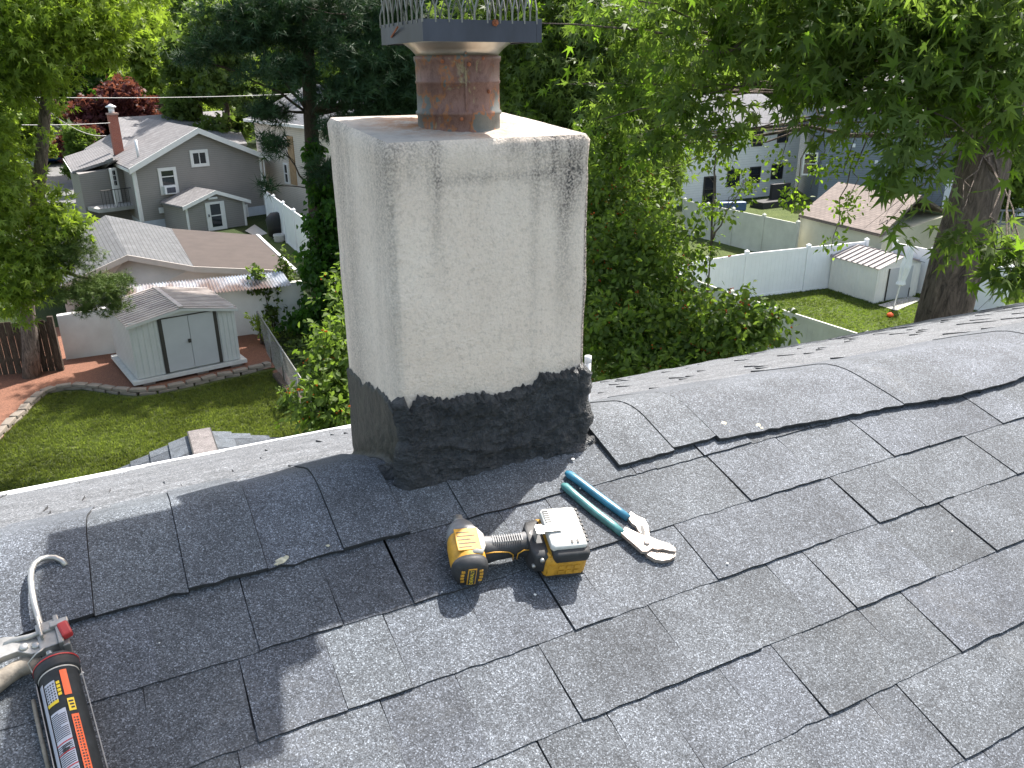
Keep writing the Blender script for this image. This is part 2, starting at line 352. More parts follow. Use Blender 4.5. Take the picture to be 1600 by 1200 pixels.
# far slope: courses overlap the other way (their lower edge faces away from the ridge)
def far_field():
    rn = random.Random(11); m = MB(); s = SE
    while s > S1+.05:
        u = -5.4
        while u < 8.8:
            w = rn.uniform(.09, .32); th = rn.choice([0, .0055 if u > .3 else .008]); s1 = max(s-.165, S1+.02)
            q = [(u, s, .005+th), (u+w, s, .005+th), (u+w, s1, .0012+th*.3), (u, s1, .0012+th*.3)]
            vs = [RS(*p) for p in q]+[RS(u, s, 0), RS(u+w, s, 0), RS(u, s1, 0), RS(u+w, s1, 0)]
            m.mi = 0; m.add(vs[:4], [(0, 1, 2, 3)]); m.mi = 1
            m.add([vs[0], vs[1], vs[5], vs[4]], [(0, 1, 2, 3)]); m.add([vs[0], vs[3], vs[6], vs[4]], [(0, 1, 2, 3)]); m.add([vs[1], vs[2], vs[7], vs[5]], [(0, 1, 2, 3)])
            u += w
        s -= .143
    o = m.build('far_slope_shingle', [M['shingle_far'], M['edge']], house); o['kind'] = 'stuff'
far_field()
# ridge caps: sheets folded over the crest
def cap(u0, u1, sa, sb, th, tone, rag=.0015, w0=.006, wav=.0015):
    m = MB(); n = max(5, int((u1-u0)/.02)); ns = 16; top = []
    for j in range(ns+1):
        t = j/ns
        top.append([(u0+(u1-u0)*i/n, (sa(u0+(u1-u0)*i/n) if callable(sa) else sa)*(1-t)+sb*t + (random.gauss(0, rag) if j == 0 else 0),
                     w0+th+wav*noise.noise(Vector(((u0+(u1-u0)*i/n)*5, t*3, 7)))) for i in range(n+1)])
    W_ = n+1
    m.add([RS(*p) for r in top for p in r], [(j*W_+i, j*W_+i+1, (j+1)*W_+i+1, (j+1)*W_+i) for j in range(ns) for i in range(n)])
    m.mi = 1
    m.add([RS(*p) for p in top[0]]+[RS(p[0], p[1]+.001, p[2]-th-.003) for p in top[0]], [(i, n+1+i, n+2+i, i+1) for i in range(n)])
    m.add([RS(*p) for p in top[-1]]+[RS(p[0], p[1], p[2]-th-.003) for p in top[-1]], [(i, n+1+i, n+2+i, i+1) for i in range(n)])
    for e in (0, n):
        a = [RS(*r[e]) for r in top]; b = [RS(r[e][0], r[e][1], .001) for r in top]; k = len(a)
        m.add(a+b, [(i, i+1, k+i+1, k+i) for i in range(k-1)])
    o = m.build('ridge_cap_shingle', [M['shingle'], M['edge']], house, smooth=False)
    for p in o.data.polygons: p.use_smooth = p.material_index == 0
    return finish(o, tone)
ul = [uv(*p)[0] for p in ((150, 965), (296, 925), (420, 895), (537, 863), (640, 835))]
ul = [ul[0]-.15*i for i in range(26, 0, -1)]+ul
for i, (a, b) in enumerate(zip(ul, ul[1:])):
    cap(a, b-.0012, LN[0]+.0, .56, .003+.003*(i % 2), random.choice([.86, .96, 1.05, 1.12]), w0=.007)
vA = uv(965.6, 733.7); vB = uv(1048.7, 707.5); vC = uv(1121, 694); u0 = uv(940, 700)[0]
cap(vA[0], vB[0], vA[1], .50, .006, 1.12, w0=.008); cap(vB[0]+.001, vC[0], vB[1]-.002, .52, .006, 1.1, w0=.010)
low = [uv(*p) for p in ((1121, 694), (1206, 677), (1324, 655), (1394, 640), (1455, 633), (1530, 615.6), (1600, 594))]
def lowf(u):
    for (a, va), (b, vb) in zip(low, low[1:]):
        if u <= b: return va+(vb-va)*max(0, (u-a))/(b-a)
    return low[-1][1]+.002*(u-low[-1][0])
us = [low[0][0]+.001, low[2][0]-.05, low[3][0]+.03, low[5][0], low[6][0]+.3]
while us[-1] < 8.6: us.append(us[-1]+.5)
for i, (a, b) in enumerate(zip(us, us[1:])): cap(a, b-.0008, lowf, .56, .004+.002*((i+1) % 2), [1.02, 1.08, .98, 1.05][i % 4], rag=.002, w0=.010, wav=.003)
# drip edge, fascia, gable walls below
m = MB(); a, b = -5.5, 9
pa, pb = RS(a, SE+.004, -.05), RS(1.6, SE+.004, -.05); m.box(pa, pb-pa, Vector(Uh)*.045, (0, 0, .078))
m.build('drip_edge', M['white'], house)
m = MB(); e = [RS(a, SE-.25, -.02), RS(b, SE-.25, -.02), RS(b, -4, -.02), RS(a, -4, -.02)]
M['siding_own'] = pm('own house siding', (.55, .55, .53), .6, .05, 2)
for i in range(4):
    p, q = e[i], e[(i+1) % 4]
    if i in (1, 3):
        ap = RS(b if i == 1 else a, (S0+S1)/2, -.03)
        m.add([Vector((p.x, p.y, 0)), Vector((q.x, q.y, 0)), q, ap, p], [(0, 1, 2, 3, 4)])
    else: m.add([Vector((p.x, p.y, 0)), Vector((q.x, q.y, 0)), q, p], [(0, 1, 2, 3)])
m.build('wall', M['siding_own'], house)

# ------------------------------------------------------------------ chimney
CW, CDp = .40, .355
FR = Vector(P0 + R*.2875 + U3*.213); FR_u = .262*1.0
FR = Vector(CAM + ray(911, 688)*1.0); d_ = ray(911, 688); FR = Vector(CAM + d_*(((P0-CAM)@NN)/(d_@NN)))
Rv, Uv = Vector(R), Vector(Uh); ZTOP = FR.z+.623
FLc = FR - Rv*CW
chim = emp('chimney', FR-Rv*CW/2+Uv*CDp/2, 'square stucco chimney with tar smeared base and rusty flue pipe', 'chimney')
def chim_perim(n_side=40, r=.014):
    """points round the plan with outward normals, starting at back left, along the left side, front, right, back"""
    c = [FR-Rv*CW+Uv*CDp, FR-Rv*CW, FR.copy(), FR+Uv*CDp]; out = []
    for i in range(4):
        a, b = c[i], c[(i+1) % 4]; d = (b-a); Ln = d.length; d.normalize(); nrm = Vector((d.y, -d.x, 0))
        if nrm.dot((a+b)/2-(c[0]+c[2])/2) < 0: nrm = -nrm
        for k in range(n_side+1):
            t = r+(Ln-2*r)*k/n_side; out.append((a+d*t, nrm.copy(), i, (t/Ln)))
        d2 = (c[(i+2) % 4]-b).normalized(); n2 = d
        for k in range(1, 4):
            th = k/4*pi/2; nn = (nrm*cos(th)+n2*sin(th)); ctr = b-nrm*r+(-d)*r
            out.append((ctr+nn*r, nn, i+.5, 1))
    return out
def nz(p, s, seed=0): return noise.noise(Vector((p.x*s+seed, p.y*s, p.z*s)))
per = chim_perim(); NP = len(per); m = MB(); nh = 60; gr = []
zb = FR.z-.35
vs = []
for j in range(nh+1):
    for (p, n, side, t) in per:
        lift = .026*max(0, (Vector((p.x, p.y, 0))-Vector((FR.x, FR.y, 0))).dot(Uv)/CDp)       # the crown rises a little to the back
        zt = ZTOP+lift; z = zb+(zt-zb)*j/nh; q = Vector((p.x, p.y, z)); hh = (z-FR.z)/.62
        o_ = .0035*nz(q, 9)+.0015*nz(q, 40) + .004*math.exp(-((zt-z)/.03)**2)
        if j == nh: o_ -= .010
        if j == nh-1: z = zt-.010; q.z = z; o_ -= .001
        vs.append(q+n*o_)
        edge = min(1, (abs(t-.0) if side in (0, 1, 2, 3) else 0)/.12); e2 = min(1, (abs(1-t))/.12) if side in (0, 1, 2, 3) else 0
        gg = .22
        topb = max(0, 1-(zt-z)/.16)
        if side == 1:
            gg = .05+.45*math.exp(-((t-.0)/.03)**2)*max(0, hh)+.55*math.exp(-((t-.05)/.12)**2)*max(0, 1-(zt-z)/.10)+.75*math.exp(-((t-.86)/.14)**2)*max(0, 1-(zt-z)/.16)+.72*math.exp(-((t-.86)/.05)**2)*max(.0, min(1, hh*1.7-.55))+.5*math.exp(-((t-.60)/.09)**2)*max(0, 1-(zt-z)/.05)+.6*math.exp(-((t-.22)/.04)**2)*max(0, 1-(zt-z)/.30)+.45*math.exp(-((t-.70)/.02)**2)*max(0, 1-(zt-z)/.45)+.5*math.exp(-((t-.95)/.05)**2)*topb
            gg += .40*math.exp(-((hh-.90)/.018)**2)*(.2 < t)+.5*math.exp(-((t-.88)/.05)**2)*math.exp(-((hh-.22)/.05)**2)
            if hh < .3: gg += .12
        elif side == 0: gg = .15+.45*math.exp(-((t-.9)/.15)**2)*max(0, hh)+.40*math.exp(-((t-.25)/.2)**2)
        elif side == .5: gg = .18+.35*max(0, hh)
        elif side == 1.5: gg += .8
        else: gg += .3
        gg += .12*topb
        gr.append(min(1, gg))
m.add(vs, [(j*NP+i, j*NP+(i+1) % NP, (j+1)*NP+(i+1) % NP, (j+1)*NP+i) for j in range(nh) for i in range(NP)])
body = m.build('stucco_body', M['stucco'], chim, smooth=True)
at = body.data.attributes.new('grime', 'FLOAT', 'POINT'); at.data.foreach_set('value', gr)
# crown: concentric rings to the middle
m = MB(); rim = vs[-NP:]; cc = sum(rim, Vector())/NP; nr = 14; cv = []; ru = []
pc = FR-Rv*.200+Uv*.185; pc.z = 0
for j in range(nr+1):
    t = j/nr
    for p in rim:
        q = p.lerp(cc, t*.98); q.z += .003*min(1, t*3)*(.5+.5*min(1, t*2)) + .004*nz(q, 14)*min(1, t*6)+.002*nz(q, 60)*min(1, t*6)
        if j == 0: q.z -= .0005
        cv.append(q); dd = (Vector((q.x, q.y, 0))-pc).length
        ru.append(min(1, max(0, 1.15-abs(dd-.08)/.10))*(1 if (q-pc).dot(Rv) < .05 else .5))
m.add(cv, [(j*NP+i, j*NP+(i+1) % NP, (j+1)*NP+(i+1) % NP, (j+1)*NP+i) for j in range(nr) for i in range(NP)]+[tuple(range(nr*NP, nr*NP+NP))])
crown = m.build('crown', M['crown'], chim, smooth=True)
crown.data.attributes.new('rust', 'FLOAT', 'POINT').data.foreach_set('value', ru)

# tar coat round the base: a thick ragged skin
def zface(px, py, side):                                # height on the front or left face
    n = -Uv if side == 1 else -Rv; q = FR if side == 1 else FLc
    d = Vector(ray(px, py)); t = (q-Vector(CAM)).dot(n)/d.dot(n); h = Vector(CAM)+d*t
    return (h-FLc).dot(Rv)/CW if side == 1 else 1-(h-FLc).dot(Uv)/CDp, h.z
front = sorted(zface(x, y, 1) for x, y in ((629, 609), (634, 628), (639, 641), (645, 628), (652, 618), (661, 619), (681, 623), (716, 619), (747, 613), (776, 615), (799, 606), (831, 599), (838, 590), (845, 583), (858, 581), (871, 583), (880, 579), (891, 576), (911, 573)))
left = sorted(zface(x, y, 0) for x, y in ((556, 585), (562, 592), (567, 602), (577, 598), (584, 607), (590, 606), (600, 616), (610, 624), (618, 640), (626, 650)))
def itp(tab_, t):
    if t <= tab_[0][0]: return tab_[0][1]
    for (a, x), (b, y) in zip(tab_, tab_[1:]):
        if t <= b: return x+(y-x)*(t-a)/max(1e-6, b-a)
    return tab_[-1][1]
def roofz(p):                                           # roof skin height under p
    h = (p-Vector(P0)).dot(Uv); lo, hi = -3., 3.
    for _ in range(40):
        mid = (lo+hi)/2
        if prof(mid)[0] < h: lo = mid
        else: hi = mid
    return P0[2]+prof(lo)[1]
def tar(sides, name, mat, thick, rough, n_side, nv=46):
    pr = [p for p in chim_perim(n_side) if p[2] in sides]; vs = []; n = len(pr)
    for i, (p, nrm, side, t) in enumerate(pr):
        if side == 1 or side == .5 and False: zt = itp(front, t)
        elif side == 0: zt = itp(left, t)
        elif side == .5: zt = itp(front, 0)+(itp(left, 1)-itp(front, 0))*.3
        else: zt = itp(front, 1)-.004
        zt += .008*noise.noise(Vector((i*.31, 3.3, side)))+.006*noise.noise(Vector((i*.52, 8.3, side)))+(.012*max(0, noise.noise(Vector((i*.7, 1.3, side)))-.25))
        rz = roofz(p+nrm*.03)
        for j in range(nv+1):
            v = j/nv
            if v < .14:                                 # skirt on the roof
                s = 1-v/.14; out = thick+(.010+.010*noise.noise(Vector((i*.09, 1, side))))*s*s; z = rz+.011*(1-s*s)+.0075*(1-s**6)
                q = Vector((p.x, p.y, 0))+nrm*out; z = roofz(q)+.0035+.016*(1-s)**1.5
            else:
                s = (v-.14)/.86; z0 = roofz(p+nrm*thick)+.0195; z = z0+(zt-z0)*s
                out = thick*(1-.35*s)
                out += rough*.004*max(0, 1-abs(s-.93)/.06)
                if s > .975: out *= (1-s)/.025*.8+.1
            q = Vector((p.x, p.y, z))
            b_ = rough*(.012*nz(q, 13, 2)+.010*abs(nz(q, 32, 5))+.0055*nz(q, 75, 1)+.0022*nz(q, 170, 9)) 
            fold = rough*.006*max(0, 1-abs((z-(roofz(p)+.055+.022*sin(t*7+1)))/.010)) if side == 1 else 0
            vs.append(q+nrm*(out+(b_+fold)*(1 if .02 < v < .985 else .25)))
    m = MB(); H_ = nv+1
    m.add(vs, [(i*H_+j, (i+1)*H_+j, (i+1)*H_+j+1, i*H_+j+1) for i in range(n-1) for j in range(nv)])
    return m.build(name, mat, chim, smooth=True)
o = tar((.5, 1, 1.5, 2), 'tar_coat', M['tar'], .017, 1.0, 150, 60)
o2 = tar((0,), 'tar_coat', M['tar_flat'], .006, .25, 60, 40); o2['label'] = 'smooth flat troweled tar on the shaded left side'
# smears dragged on the shingles in front of the chimney
m = MB()
for px, py, r_ in ((612, 730, .022), (628, 738, .022), (600, 738, .022), (626, 742, .018), (655, 748, .016), (700, 748, .014), (735, 742, .010), (770, 733, .012), (900, 705, .012), (925, 690, .016), (812, 722, .008)):
    u_, v_ = uv(px, py); nn = 14
    ring = [RS(u_+r_*1.7*cos(2*pi*k/nn)*(1+.5*random.random()), v_+r_*.6*sin(2*pi*k/nn)*(1+.5*random.random()), .0035) for k in range(nn)]
    ring2 = [RS(u_+r_*1.0*cos(2*pi*k/nn), v_+r_*.35*sin(2*pi*k/nn), .009+random.random()*.004) for k in range(nn)]
    m = MB(); m.add(ring+ring2, [(k, (k+1) % nn, nn+(k+1) % nn, nn+k) for k in range(nn)]+[tuple(range(nn, 2*nn))])
    m.build('tar_smear', M['tar'], chim, smooth=True)

# flue pipe
PC = FR-Rv*.205+Uv*.140; zc = ZTOP+.000
def lathe(c, prof_, n=48, mb=None):
    m = mb or MB(); vs = []
    for r, z in prof_:
        for k in range(n): vs.append(Vector((c.x+r*cos(2*pi*k/n), c.y+r*sin(2*pi*k/n), c.z+z)))
    m.add(vs, [(j*n+k, j*n+(k+1) % n, (j+1)*n+(k+1) % n, (j+1)*n+k) for j in range(len(prof_)-1) for k in range(n)]); return m
c0 = Vector((PC.x, PC.y, zc)); r0 = .0765
pipe = lathe(c0, [(r0+.018, -.006), (r0+.014, .002), (r0+.001, .006), (r0, .012), (r0, .033), (r0+.003, .036), (r0+.003, .040), (r0, .043), (r0-.0005, .088), (r0+.0012, .089), (r0+.0012, .0925), (r0, .094),
     (r0+.0005, .124), (r0+.0025, .127), (r0+.003, .134), (r0-.004, .136), (r0-.004, .1)], 64).build('flue_pipe', M['rust'], chim, smooth=True)
pipe.data.polygons.foreach_set('use_smooth', [True]*len(pipe.data.polygons))
m = MB(); a_ = math.atan2(-Uv.y, -Uv.x)-.25
m.box(c0+Vector((cos(a_)*(r0+.0002), sin(a_)*(r0+.0002), .044)), Vector((cos(a_), sin(a_), 0))*.002, Vector((-sin(a_), cos(a_), 0))*.004, (0, 0, .1)); m.build('seam', M['rust'], pipe)
m = MB()
for da, z in ((-.5, .125), (.45, .13), (.1, .12), (.62, .075), (-.1, .03)):
    q = c0+Vector((cos(a_+da)*r0, sin(a_+da)*r0, z)); n_ = Vector((cos(a_+da), sin(a_+da), 0)); MB().tube([q, q+n_*.0025, q+n_*.004], [.0035, .0035, .0015], 8).build('screw', M['rustbolt'], pipe)
fl = lathe(c0, [(r0-.002, .133), (r0-.001, .137), (r0+.007, .146), (r0+.020, .155), (r0+.022, .158), (r0+.018, .158)], 64).build('flue_collar', M['stainless'], chim, smooth=True)
# square spark arrestor base, mesh cage, unseen lid
zb_ = zc+.155; BW = .212; BH = .034; o_ = Vector((PC.x, PC.y, zb_))-Rv*BW/2-Uv*BW/2
arr = MB(); tk = .003
for (p, d, nrm) in ((o_, Rv, Uv), (o_+Uv*(BW-tk), Rv, Uv), (o_+Uv*tk, Uv*((BW-2*tk)/BW), Rv), (o_+Uv*tk+Rv*(BW-tk), Uv*((BW-2*tk)/BW), Rv)):
    arr.box(p, d*BW, nrm*tk, (0, 0, BH))
arr.box(o_+Rv*tk+Uv*tk+Vector((0, 0, .002)), Rv*(BW-2*tk), Uv*(BW-2*tk), (0, 0, .003))
arr.box(o_+Rv*(BW+.0005), Rv*.010, Uv*.003, (0, 0, BH+.004))
arr = arr.build('arrestor_base', M['darksteel'], chim)
m = MB()
for t, z in ((.62, .03), ):
    q = o_+Rv*BW*t+Vector((0, 0, z)); m.tube([q, q-Uv*.004], [.006, .0055], 6); m.tube([q-Uv*.004, q-Uv*.008], .003, 8)
m.build('bolt', M['rustbolt'], arr)
m = MB(); q = o_+Uv*BW*.72+Vector((0, 0, .012)); m.tube([q-Rv*.001, q-Rv*.006-Uv*.05+Vector((0, 0, .014))], .0017, 6)
m.build('nail', M['rustbolt'], arr)
m = MB(); HMESH = .165; nx = 9; dx = BW/nx; dz = .055
for (p, d, nrm) in ((o_, Rv, -Uv), (o_+Uv*BW, Rv, Uv), (o_, Uv, -Rv), (o_+Rv*BW, Uv, Rv)):
    z = BH+.016; r_ = 0
    while z < HMESH:
        for i in range(nx):
            a = p+d*(dx*(i+(.5 if r_ % 2 else 0))); b1 = a+d*dx/2+Vector((0, 0, dz*.62)); b2 = a-d*dx/2+Vector((0, 0, dz*.62))
            wv = nrm*(.003*noise.noise(Vector((i*.7, r_*.9, d.x*4))))
            A_ = a+Vector((0, 0, z))
            for b in (b1, b2):
                if -.001 <= (b-p).dot(d) <= BW+.001: m.tube([A_+wv, b+Vector((0, 0, z))+wv], .0015, 4)
            m.tube([A_+Vector((0, 0, -dz*.38))+wv, A_+wv], .0017, 4)
        z += dz; r_ += 1
m.build('wire_mesh', M['galv'], chim)
m = MB(); t_ = HMESH+.01; k = .095; kf = .055; kb = .17  # lid out of view, its uneven overhangs shaped for the shadow on the roof
m.hexa([o_-Rv*k-Uv*kf+ZZV*t_ for ZZV in [Vector((0, 0, 1))]]+[o_+Rv*(BW+kf)-Uv*kf+Vector((0, 0, t_)), o_+Rv*(BW+kf)+Uv*(BW+kb)+Vector((0, 0, t_)), o_-Rv*k+Uv*(BW+kb)+Vector((0, 0, t_)),
        o_+Rv*.04+Uv*.04+Vector((0, 0, t_+.05)), o_+Rv*(BW-.04)+Uv*.04+Vector((0, 0, t_+.05)), o_+Rv*(BW-.04)+Uv*(BW-.04)+Vector((0, 0, t_+.05)), o_+Rv*.04+Uv*(BW-.04)+Vector((0, 0, t_+.05))])
m.build('unseen_cap_lid', M['darksteel'], chim)

# ------------------------------------------------------------------ tools lying on the shingles
M['yellow'] = pm('worn yellow plastic', (.52, .27, .03), .5, .38, 42, spec=.4, bs=.08)
M['black'] = pm('dusty black rubber', (.030, .031, .034), .6, .4, 45, bs=.15)
M['grey_grip'] = pm('grey grip and highlight', (.20, .20, .205), .55, .35, 30)
M['pale'] = pm('overexposed label', (.60, .60, .57), .35, .18, 40)  # grey battery label, the sun's overexposure put into a paler colour
M['steel'] = pm('dull steel', (.46, .45, .43), .38, .2, 35, metal=.7)
M['orange_ink'] = pm('orange print', (.80, .11, .02), .4, .04, 9); M['white_ink'] = pm('white print', (.75, .75, .75), .4, .04, 9)
M['yellow_ink'] = pm('yellow print', (.78, .55, .02), .4, .04, 9); M['red_ink'] = pm('red print', (.45, .03, .03), .4, .04, 9)
def text_mesh(name, body_, mat, origin, ex, ey, height, parent, align='CENTER'):
    c = bpy.data.curves.new(name, 'FONT'); c.body = body_; c.size = height; c.align_x = align; c.align_y = 'CENTER'; c.resolution_u = 2; c.offset = height*.012
    t = bpy.data.objects.new(name, c); COL.objects.link(t); me = bpy.data.meshes.new_from_object(t); bpy.data.objects.remove(t)
    ex = Vector(ex).normalized(); ey = Vector(ey).normalized(); ez = ex.cross(ey)
    Mx = Matrix(((ex.x, ey.x, ez.x, origin[0]), (ex.y, ey.y, ez.y, origin[1]), (ex.z, ey.z, ez.z, origin[2]), (0, 0, 0, 1)))
    me.transform(Mx); me.materials.clear(); me.materials.append(mat); o = bpy.data.objects.new(name, me); COL.objects.link(o)
    if parent is not None:
        o.parent = parent; me.transform(Matrix.Translation(-(parent.location if parent.parent is None else parent.location+parent.parent.location)))
    return o
Nv, U3v = Vector(NN), Vector(U3)
# impact driver
ha, ba = uv(727, 866, .03), uv(882, 848, .036)
e1 = (Rv*(ba[0]-ha[0])+U3v*(ba[1]-ha[1])).normalized(); e3 = Nv.copy(); e2 = e3.cross(e1)
K = Vector(P0)+Rv*ha[0]+U3v*ha[1]+e3*.007
def L3(a, b, c): return K+e1*a+e2*b+e3*c
drv = emp('impact_driver', L3(.09, 0, 0), 'worn yellow and black cordless impact driver lying on its side on the shingles', 'cordless drill')
def loft(secs, nseg=20, sq=2.6, mb=None):
    """secs: (centre, axis a, axis b, ra, rb) superellipse sections"""
    m = mb or MB(); vs = []
    for (c, a, b, ra, rb) in secs:
        for k in range(nseg):
            t = 2*pi*k/nseg; ct, st = cos(t), sin(t)
            x = math.copysign(abs(ct)**(2/sq), ct)*ra; y = math.copysign(abs(st)**(2/sq), st)*rb; vs.append(c+a*x+b*y)
    n = nseg
    m.add(vs, [(j*n+k, j*n+(k+1) % n, (j+1)*n+(k+1) % n, (j+1)*n+k) for j in range(len(secs)-1) for k in range(n)]+[tuple(range(n-1, -1, -1)), tuple(range((len(secs)-1)*n, len(secs)*n))]); return m
hz = .031
barrel = loft([(L3(0, y, hz), e1, e3, r, r) for y, r in ((-.036, .027), (-.033, .0295), (-.02, .0305), (.012, .030), (.028, .027), (.034, .024))], 28, 2.3).build('motor_housing', M['yellow'], drv, True, .0015)
loft([(L3(0, y, hz), e1, e3, r, r) for y, r in ((.024, .0295), (.034, .0285), (.050, .0235), (.058, .018), (.060, .012))], 28, 2).build('nose_cover', M['grey_grip'], drv, True)
ch = loft([(L3(0, y, hz), e1, e3, r, r) for y, r in ((.058, .010), (.070, .010), (.071, .0085), (.078, .0085))], 16, 2).build('chuck', M['steel'], drv, True)
cap_ = loft([(L3(0, y, hz), e1, e3, r, r) for y, r in ((-.034, .0312), (-.042, .0308), (-.050, .027), (-.054, .020), (-.0545, .006))], 28, 2.3).build('rear_cap', M['black'], drv, True)
m = MB()
for sx in (-1, 1):
    for j in range(4):
        q = [L3(sx*(.0165-.001*abs(j-1.5)), -.0535, hz-.013+.0075*j), ]; m.box(q[0]-e1*.003, e1*.006, -e2*.002, e3*.0045)
m.build('vent_slot', M['yellow'], cap_)['kind'] = 'stuff'
pl = MB(); pl.box(L3(-.0075, -.0545, hz-.019), e1*.015, -e2*.0018, e3*.038); pl = pl.build('nameplate', M['yellow'], cap_, bevel=.001)
m = MB(); m.box(L3(-.0058, -.0563, hz-.017), e1*.0116, -e2*.0006, e3*.034); m.build('plate_face', M['black'], cap_)
text_mesh('lettering', 'DEWALT', M['yellow_ink'], L3(0, -.0571, hz), e3, -e1, .0085, cap_)
m = MB(); m.box(L3(-.020, -.024, .0595), e1*.04, e2*.048, e3*.0025)                    # rating label on the upper side
m.build('side_label', M['yellow'], drv, bevel=.001)
m = MB()
for j in range(5): m.box(L3(-.017, -.018+.008*j, .0621), e1*(.030 if j % 2 else .022), e2*.0016, e3*.0003)
m.build('print_line', M['black'], drv)['kind'] = 'stuff'
m = MB()
for j in range(4): m.box(L3(-.012+.007*j, -.0325, .0505), e1*.003, -e2*.001, e3*.007)
m.build('vent_slot', M['black'], barrel)['kind'] = 'stuff'
M['grime'] = pm('dried sealant film', (.50, .48, .44), .7, .25, 50)
loft([(L3(.012, y, .0575), e1, e3, r, .0045) for y, r in ((-.03, .010), (-.015, .017), (.012, .018), (.026, .009))], 16, 2).build('upper_shell', M['grime'], drv, True)
hs = [(.018, -.004, .021, .026), (.034, -.002, .0205, .0235), (.052, -.001, .0175, .019), (.075, 0, .016, .018), (.095, .002, .0165, .0185), (.110, .003, .021, .022), (.118, .003, .027, .024)]
hd = loft([(L3(x, y, .030), e2, e3, ra, rb) for x, y, ra, rb in hs], 24, 2.5).build('handle', M['black'], drv, True)
loft([(L3(x, y+.004, .0375), e2, e3, ra*.72, rb*.74) for x, y, ra, rb in hs], 20, 2.2).build('grip_highlight', M['grey_grip'], hd, True)  # grey highlight along the handle's top, painted as a lighter raised strip
m = MB()
for j in range(13): m.box(L3(.045+.0042*j, -.006, .0524), e1*.0018, e2*.016, e3*.0012)
m.build('grip_rib', M['grey_grip'], hd)['kind'] = 'stuff'
for pts in ([(.030, -.020, .044), (.045, -.0185, .043), (.06, -.0172, .040), (.072, -.0165, .037), (.080, -.0168, .030), (.081, -.0165, .016)], [(.088, -.017, .018), (.0885, -.0168, .032), (.098, -.0175, .040), (.108, -.020, .042)]):
    m = MB(); m.tube([L3(*p) for p in pts], .0011, 6); m.build('piping', M['yellow'], hd, True)
loft([(L3(x, .019, .031), e2, e3, .006, .009) for x in (.030, .034, .044, .05)], 12, 2.4).build('trigger', M['black'], drv, True)
loft([(L3(x, -.002, .0305), e2, e3, rb, .0235) for x, rb in ((.106, .030), (.112, .042), (.128, .046), (.134, .046))], 28, 5).build('foot', M['black'], drv, True, .002)
m = MB(); m.tube([L3(.122, -.044, .044), L3(.122, -.049, .044)], .004, 12); m.tube([L3(.11, -.040, .028), L3(.11, -.046, .028)], .003, 12); m.build('screw', M['steel'], drv, True)
bt = loft([(L3(x, -.003, .026), e2, e3, rb, rc) for x, rb, rc in ((.128, .047, .021), (.133, .050, .025), (.196, .050, .025), (.202, .047, .022))], 32, 6).build('battery', M['yellow'], drv, True, .0015)
for p in bt.data.polygons: p.use_smooth = False
m = loft([(L3(x, -.003, .050), e2, e3, rb, rc) for x, rb, rc in ((.140, .046, .010), (.146, .0515, .0135), (.200, .0515, .0135), (.2055, .047, .010))], 32, 5).build('battery_shell', M['black'], bt, True, .0015)
m = loft([(L3(x, .002, .0635), e2, e3, rb, rc) for x, rb, rc in ((.137, .040, .006), (.142, .045, .0085), (.197, .045, .0085), (.202, .041, .006))], 32, 5).build('battery_panel', M['pale'], bt, True, .0012)
m = MB()
for j in range(9): m.box(L3(.2, -.036+.009*j, .067), e1*.0045, e2*.0045, e3*.0042)
for j in range(6): m.box(L3(.140, .012+.005*j, .0713), e1*.010, e2*.002, e3*.0012)
for j in range(2): m.box(L3(.172+.010*j, -.038, .0715), e1*.004, e2*.007, e3*.001)
m.build('vent_slot', M['black'], bt)['kind'] = 'stuff'
m = MB()
for j in range(3):
    for i in range(2): m.box(L3(.152+.014*j, -.0536, .013+.012*i), e1*.010, -e2*.0012, e3*.008)
m.build('molded_pad', M['yellow'], bt, bevel=.0006)
m = MB(); m.box(L3(.128, -.053, .004), e1*.075, e2*.10, e3*.004); m.build('battery_base', M['black'], bt, bevel=.001)
m = MB(); m.tube([L3(.133, -.038, .050), L3(.136, -.046, .050)], .003, 8); m.box(L3(.1325, -.0545, .012), e1*.012, e2*.003, e3*.024); m.build('latch_button', M['yellow'], bt)
m = MB(); m.box(L3(.118, -.012, .0735), e1*.044, e2*.014, e3*.0022); m.box(L3(.116, -.014, .054), e1*.0022, e2*.018, e3*.0212)
m.box(L3(.118, -.016, .0735), e1*.012, e2*.022, e3*.0026); m.build('belt_hook', M['steel'], drv, bevel=.0008)

# pliers
def rp(px, py, w=0.0): u, v = uv(px, py, w); return Vector(P0)+Rv*u+U3v*v+Nv*w
pli = emp('pliers', rp(985, 815), 'rusty tongue and groove pliers with blue green grips lying on the shingles', 'pliers')
M['teal'] = pm('worn teal dipped grip', (.035, .17, .19), .35, .3, 40, bs=.1, c2=(.10, .27, .27)); M['teal_dark'] = pm('worn blue dipped grip', (.03, .15, .24), .35, .3, 40, bs=.1)
M['rusty_steel'] = pm('lightly rusted steel', (.42, .33, .28), .5, .3, 60, metal=.5, bs=.2, c2=(.50, .46, .43))
def grip(pts, r, mat, w=.012):
    P_ = [rp(x, y, w) for x, y in pts]; n = len(P_)
    secs = []
    for i, p in enumerate(P_):
        d = (P_[min(i+1, n-1)]-P_[max(i-1, 0)]).normalized(); rr = r*(.55 if i == 0 else 1)*(1.0 if i < n-1 else .9)
        secs.append((p, d.cross(Nv).normalized(), Nv, rr, rr*.85))
    return loft(secs, 14, 2.2)
grip([(884, 738), (889, 741), (905, 752), (935, 775), (965, 797), (982, 810)], .0085, None).build('grip', M['teal_dark'], pli, True)
grip([(878, 757), (883, 760), (900, 775), (930, 800), (955, 819), (973, 834)], .0085, None).build('grip', M['teal'], pli, True)
def plate(pts, w0, w1): return MB().prism([rp(x, y, w0) for x, y in pts], Nv*(w1-w0))
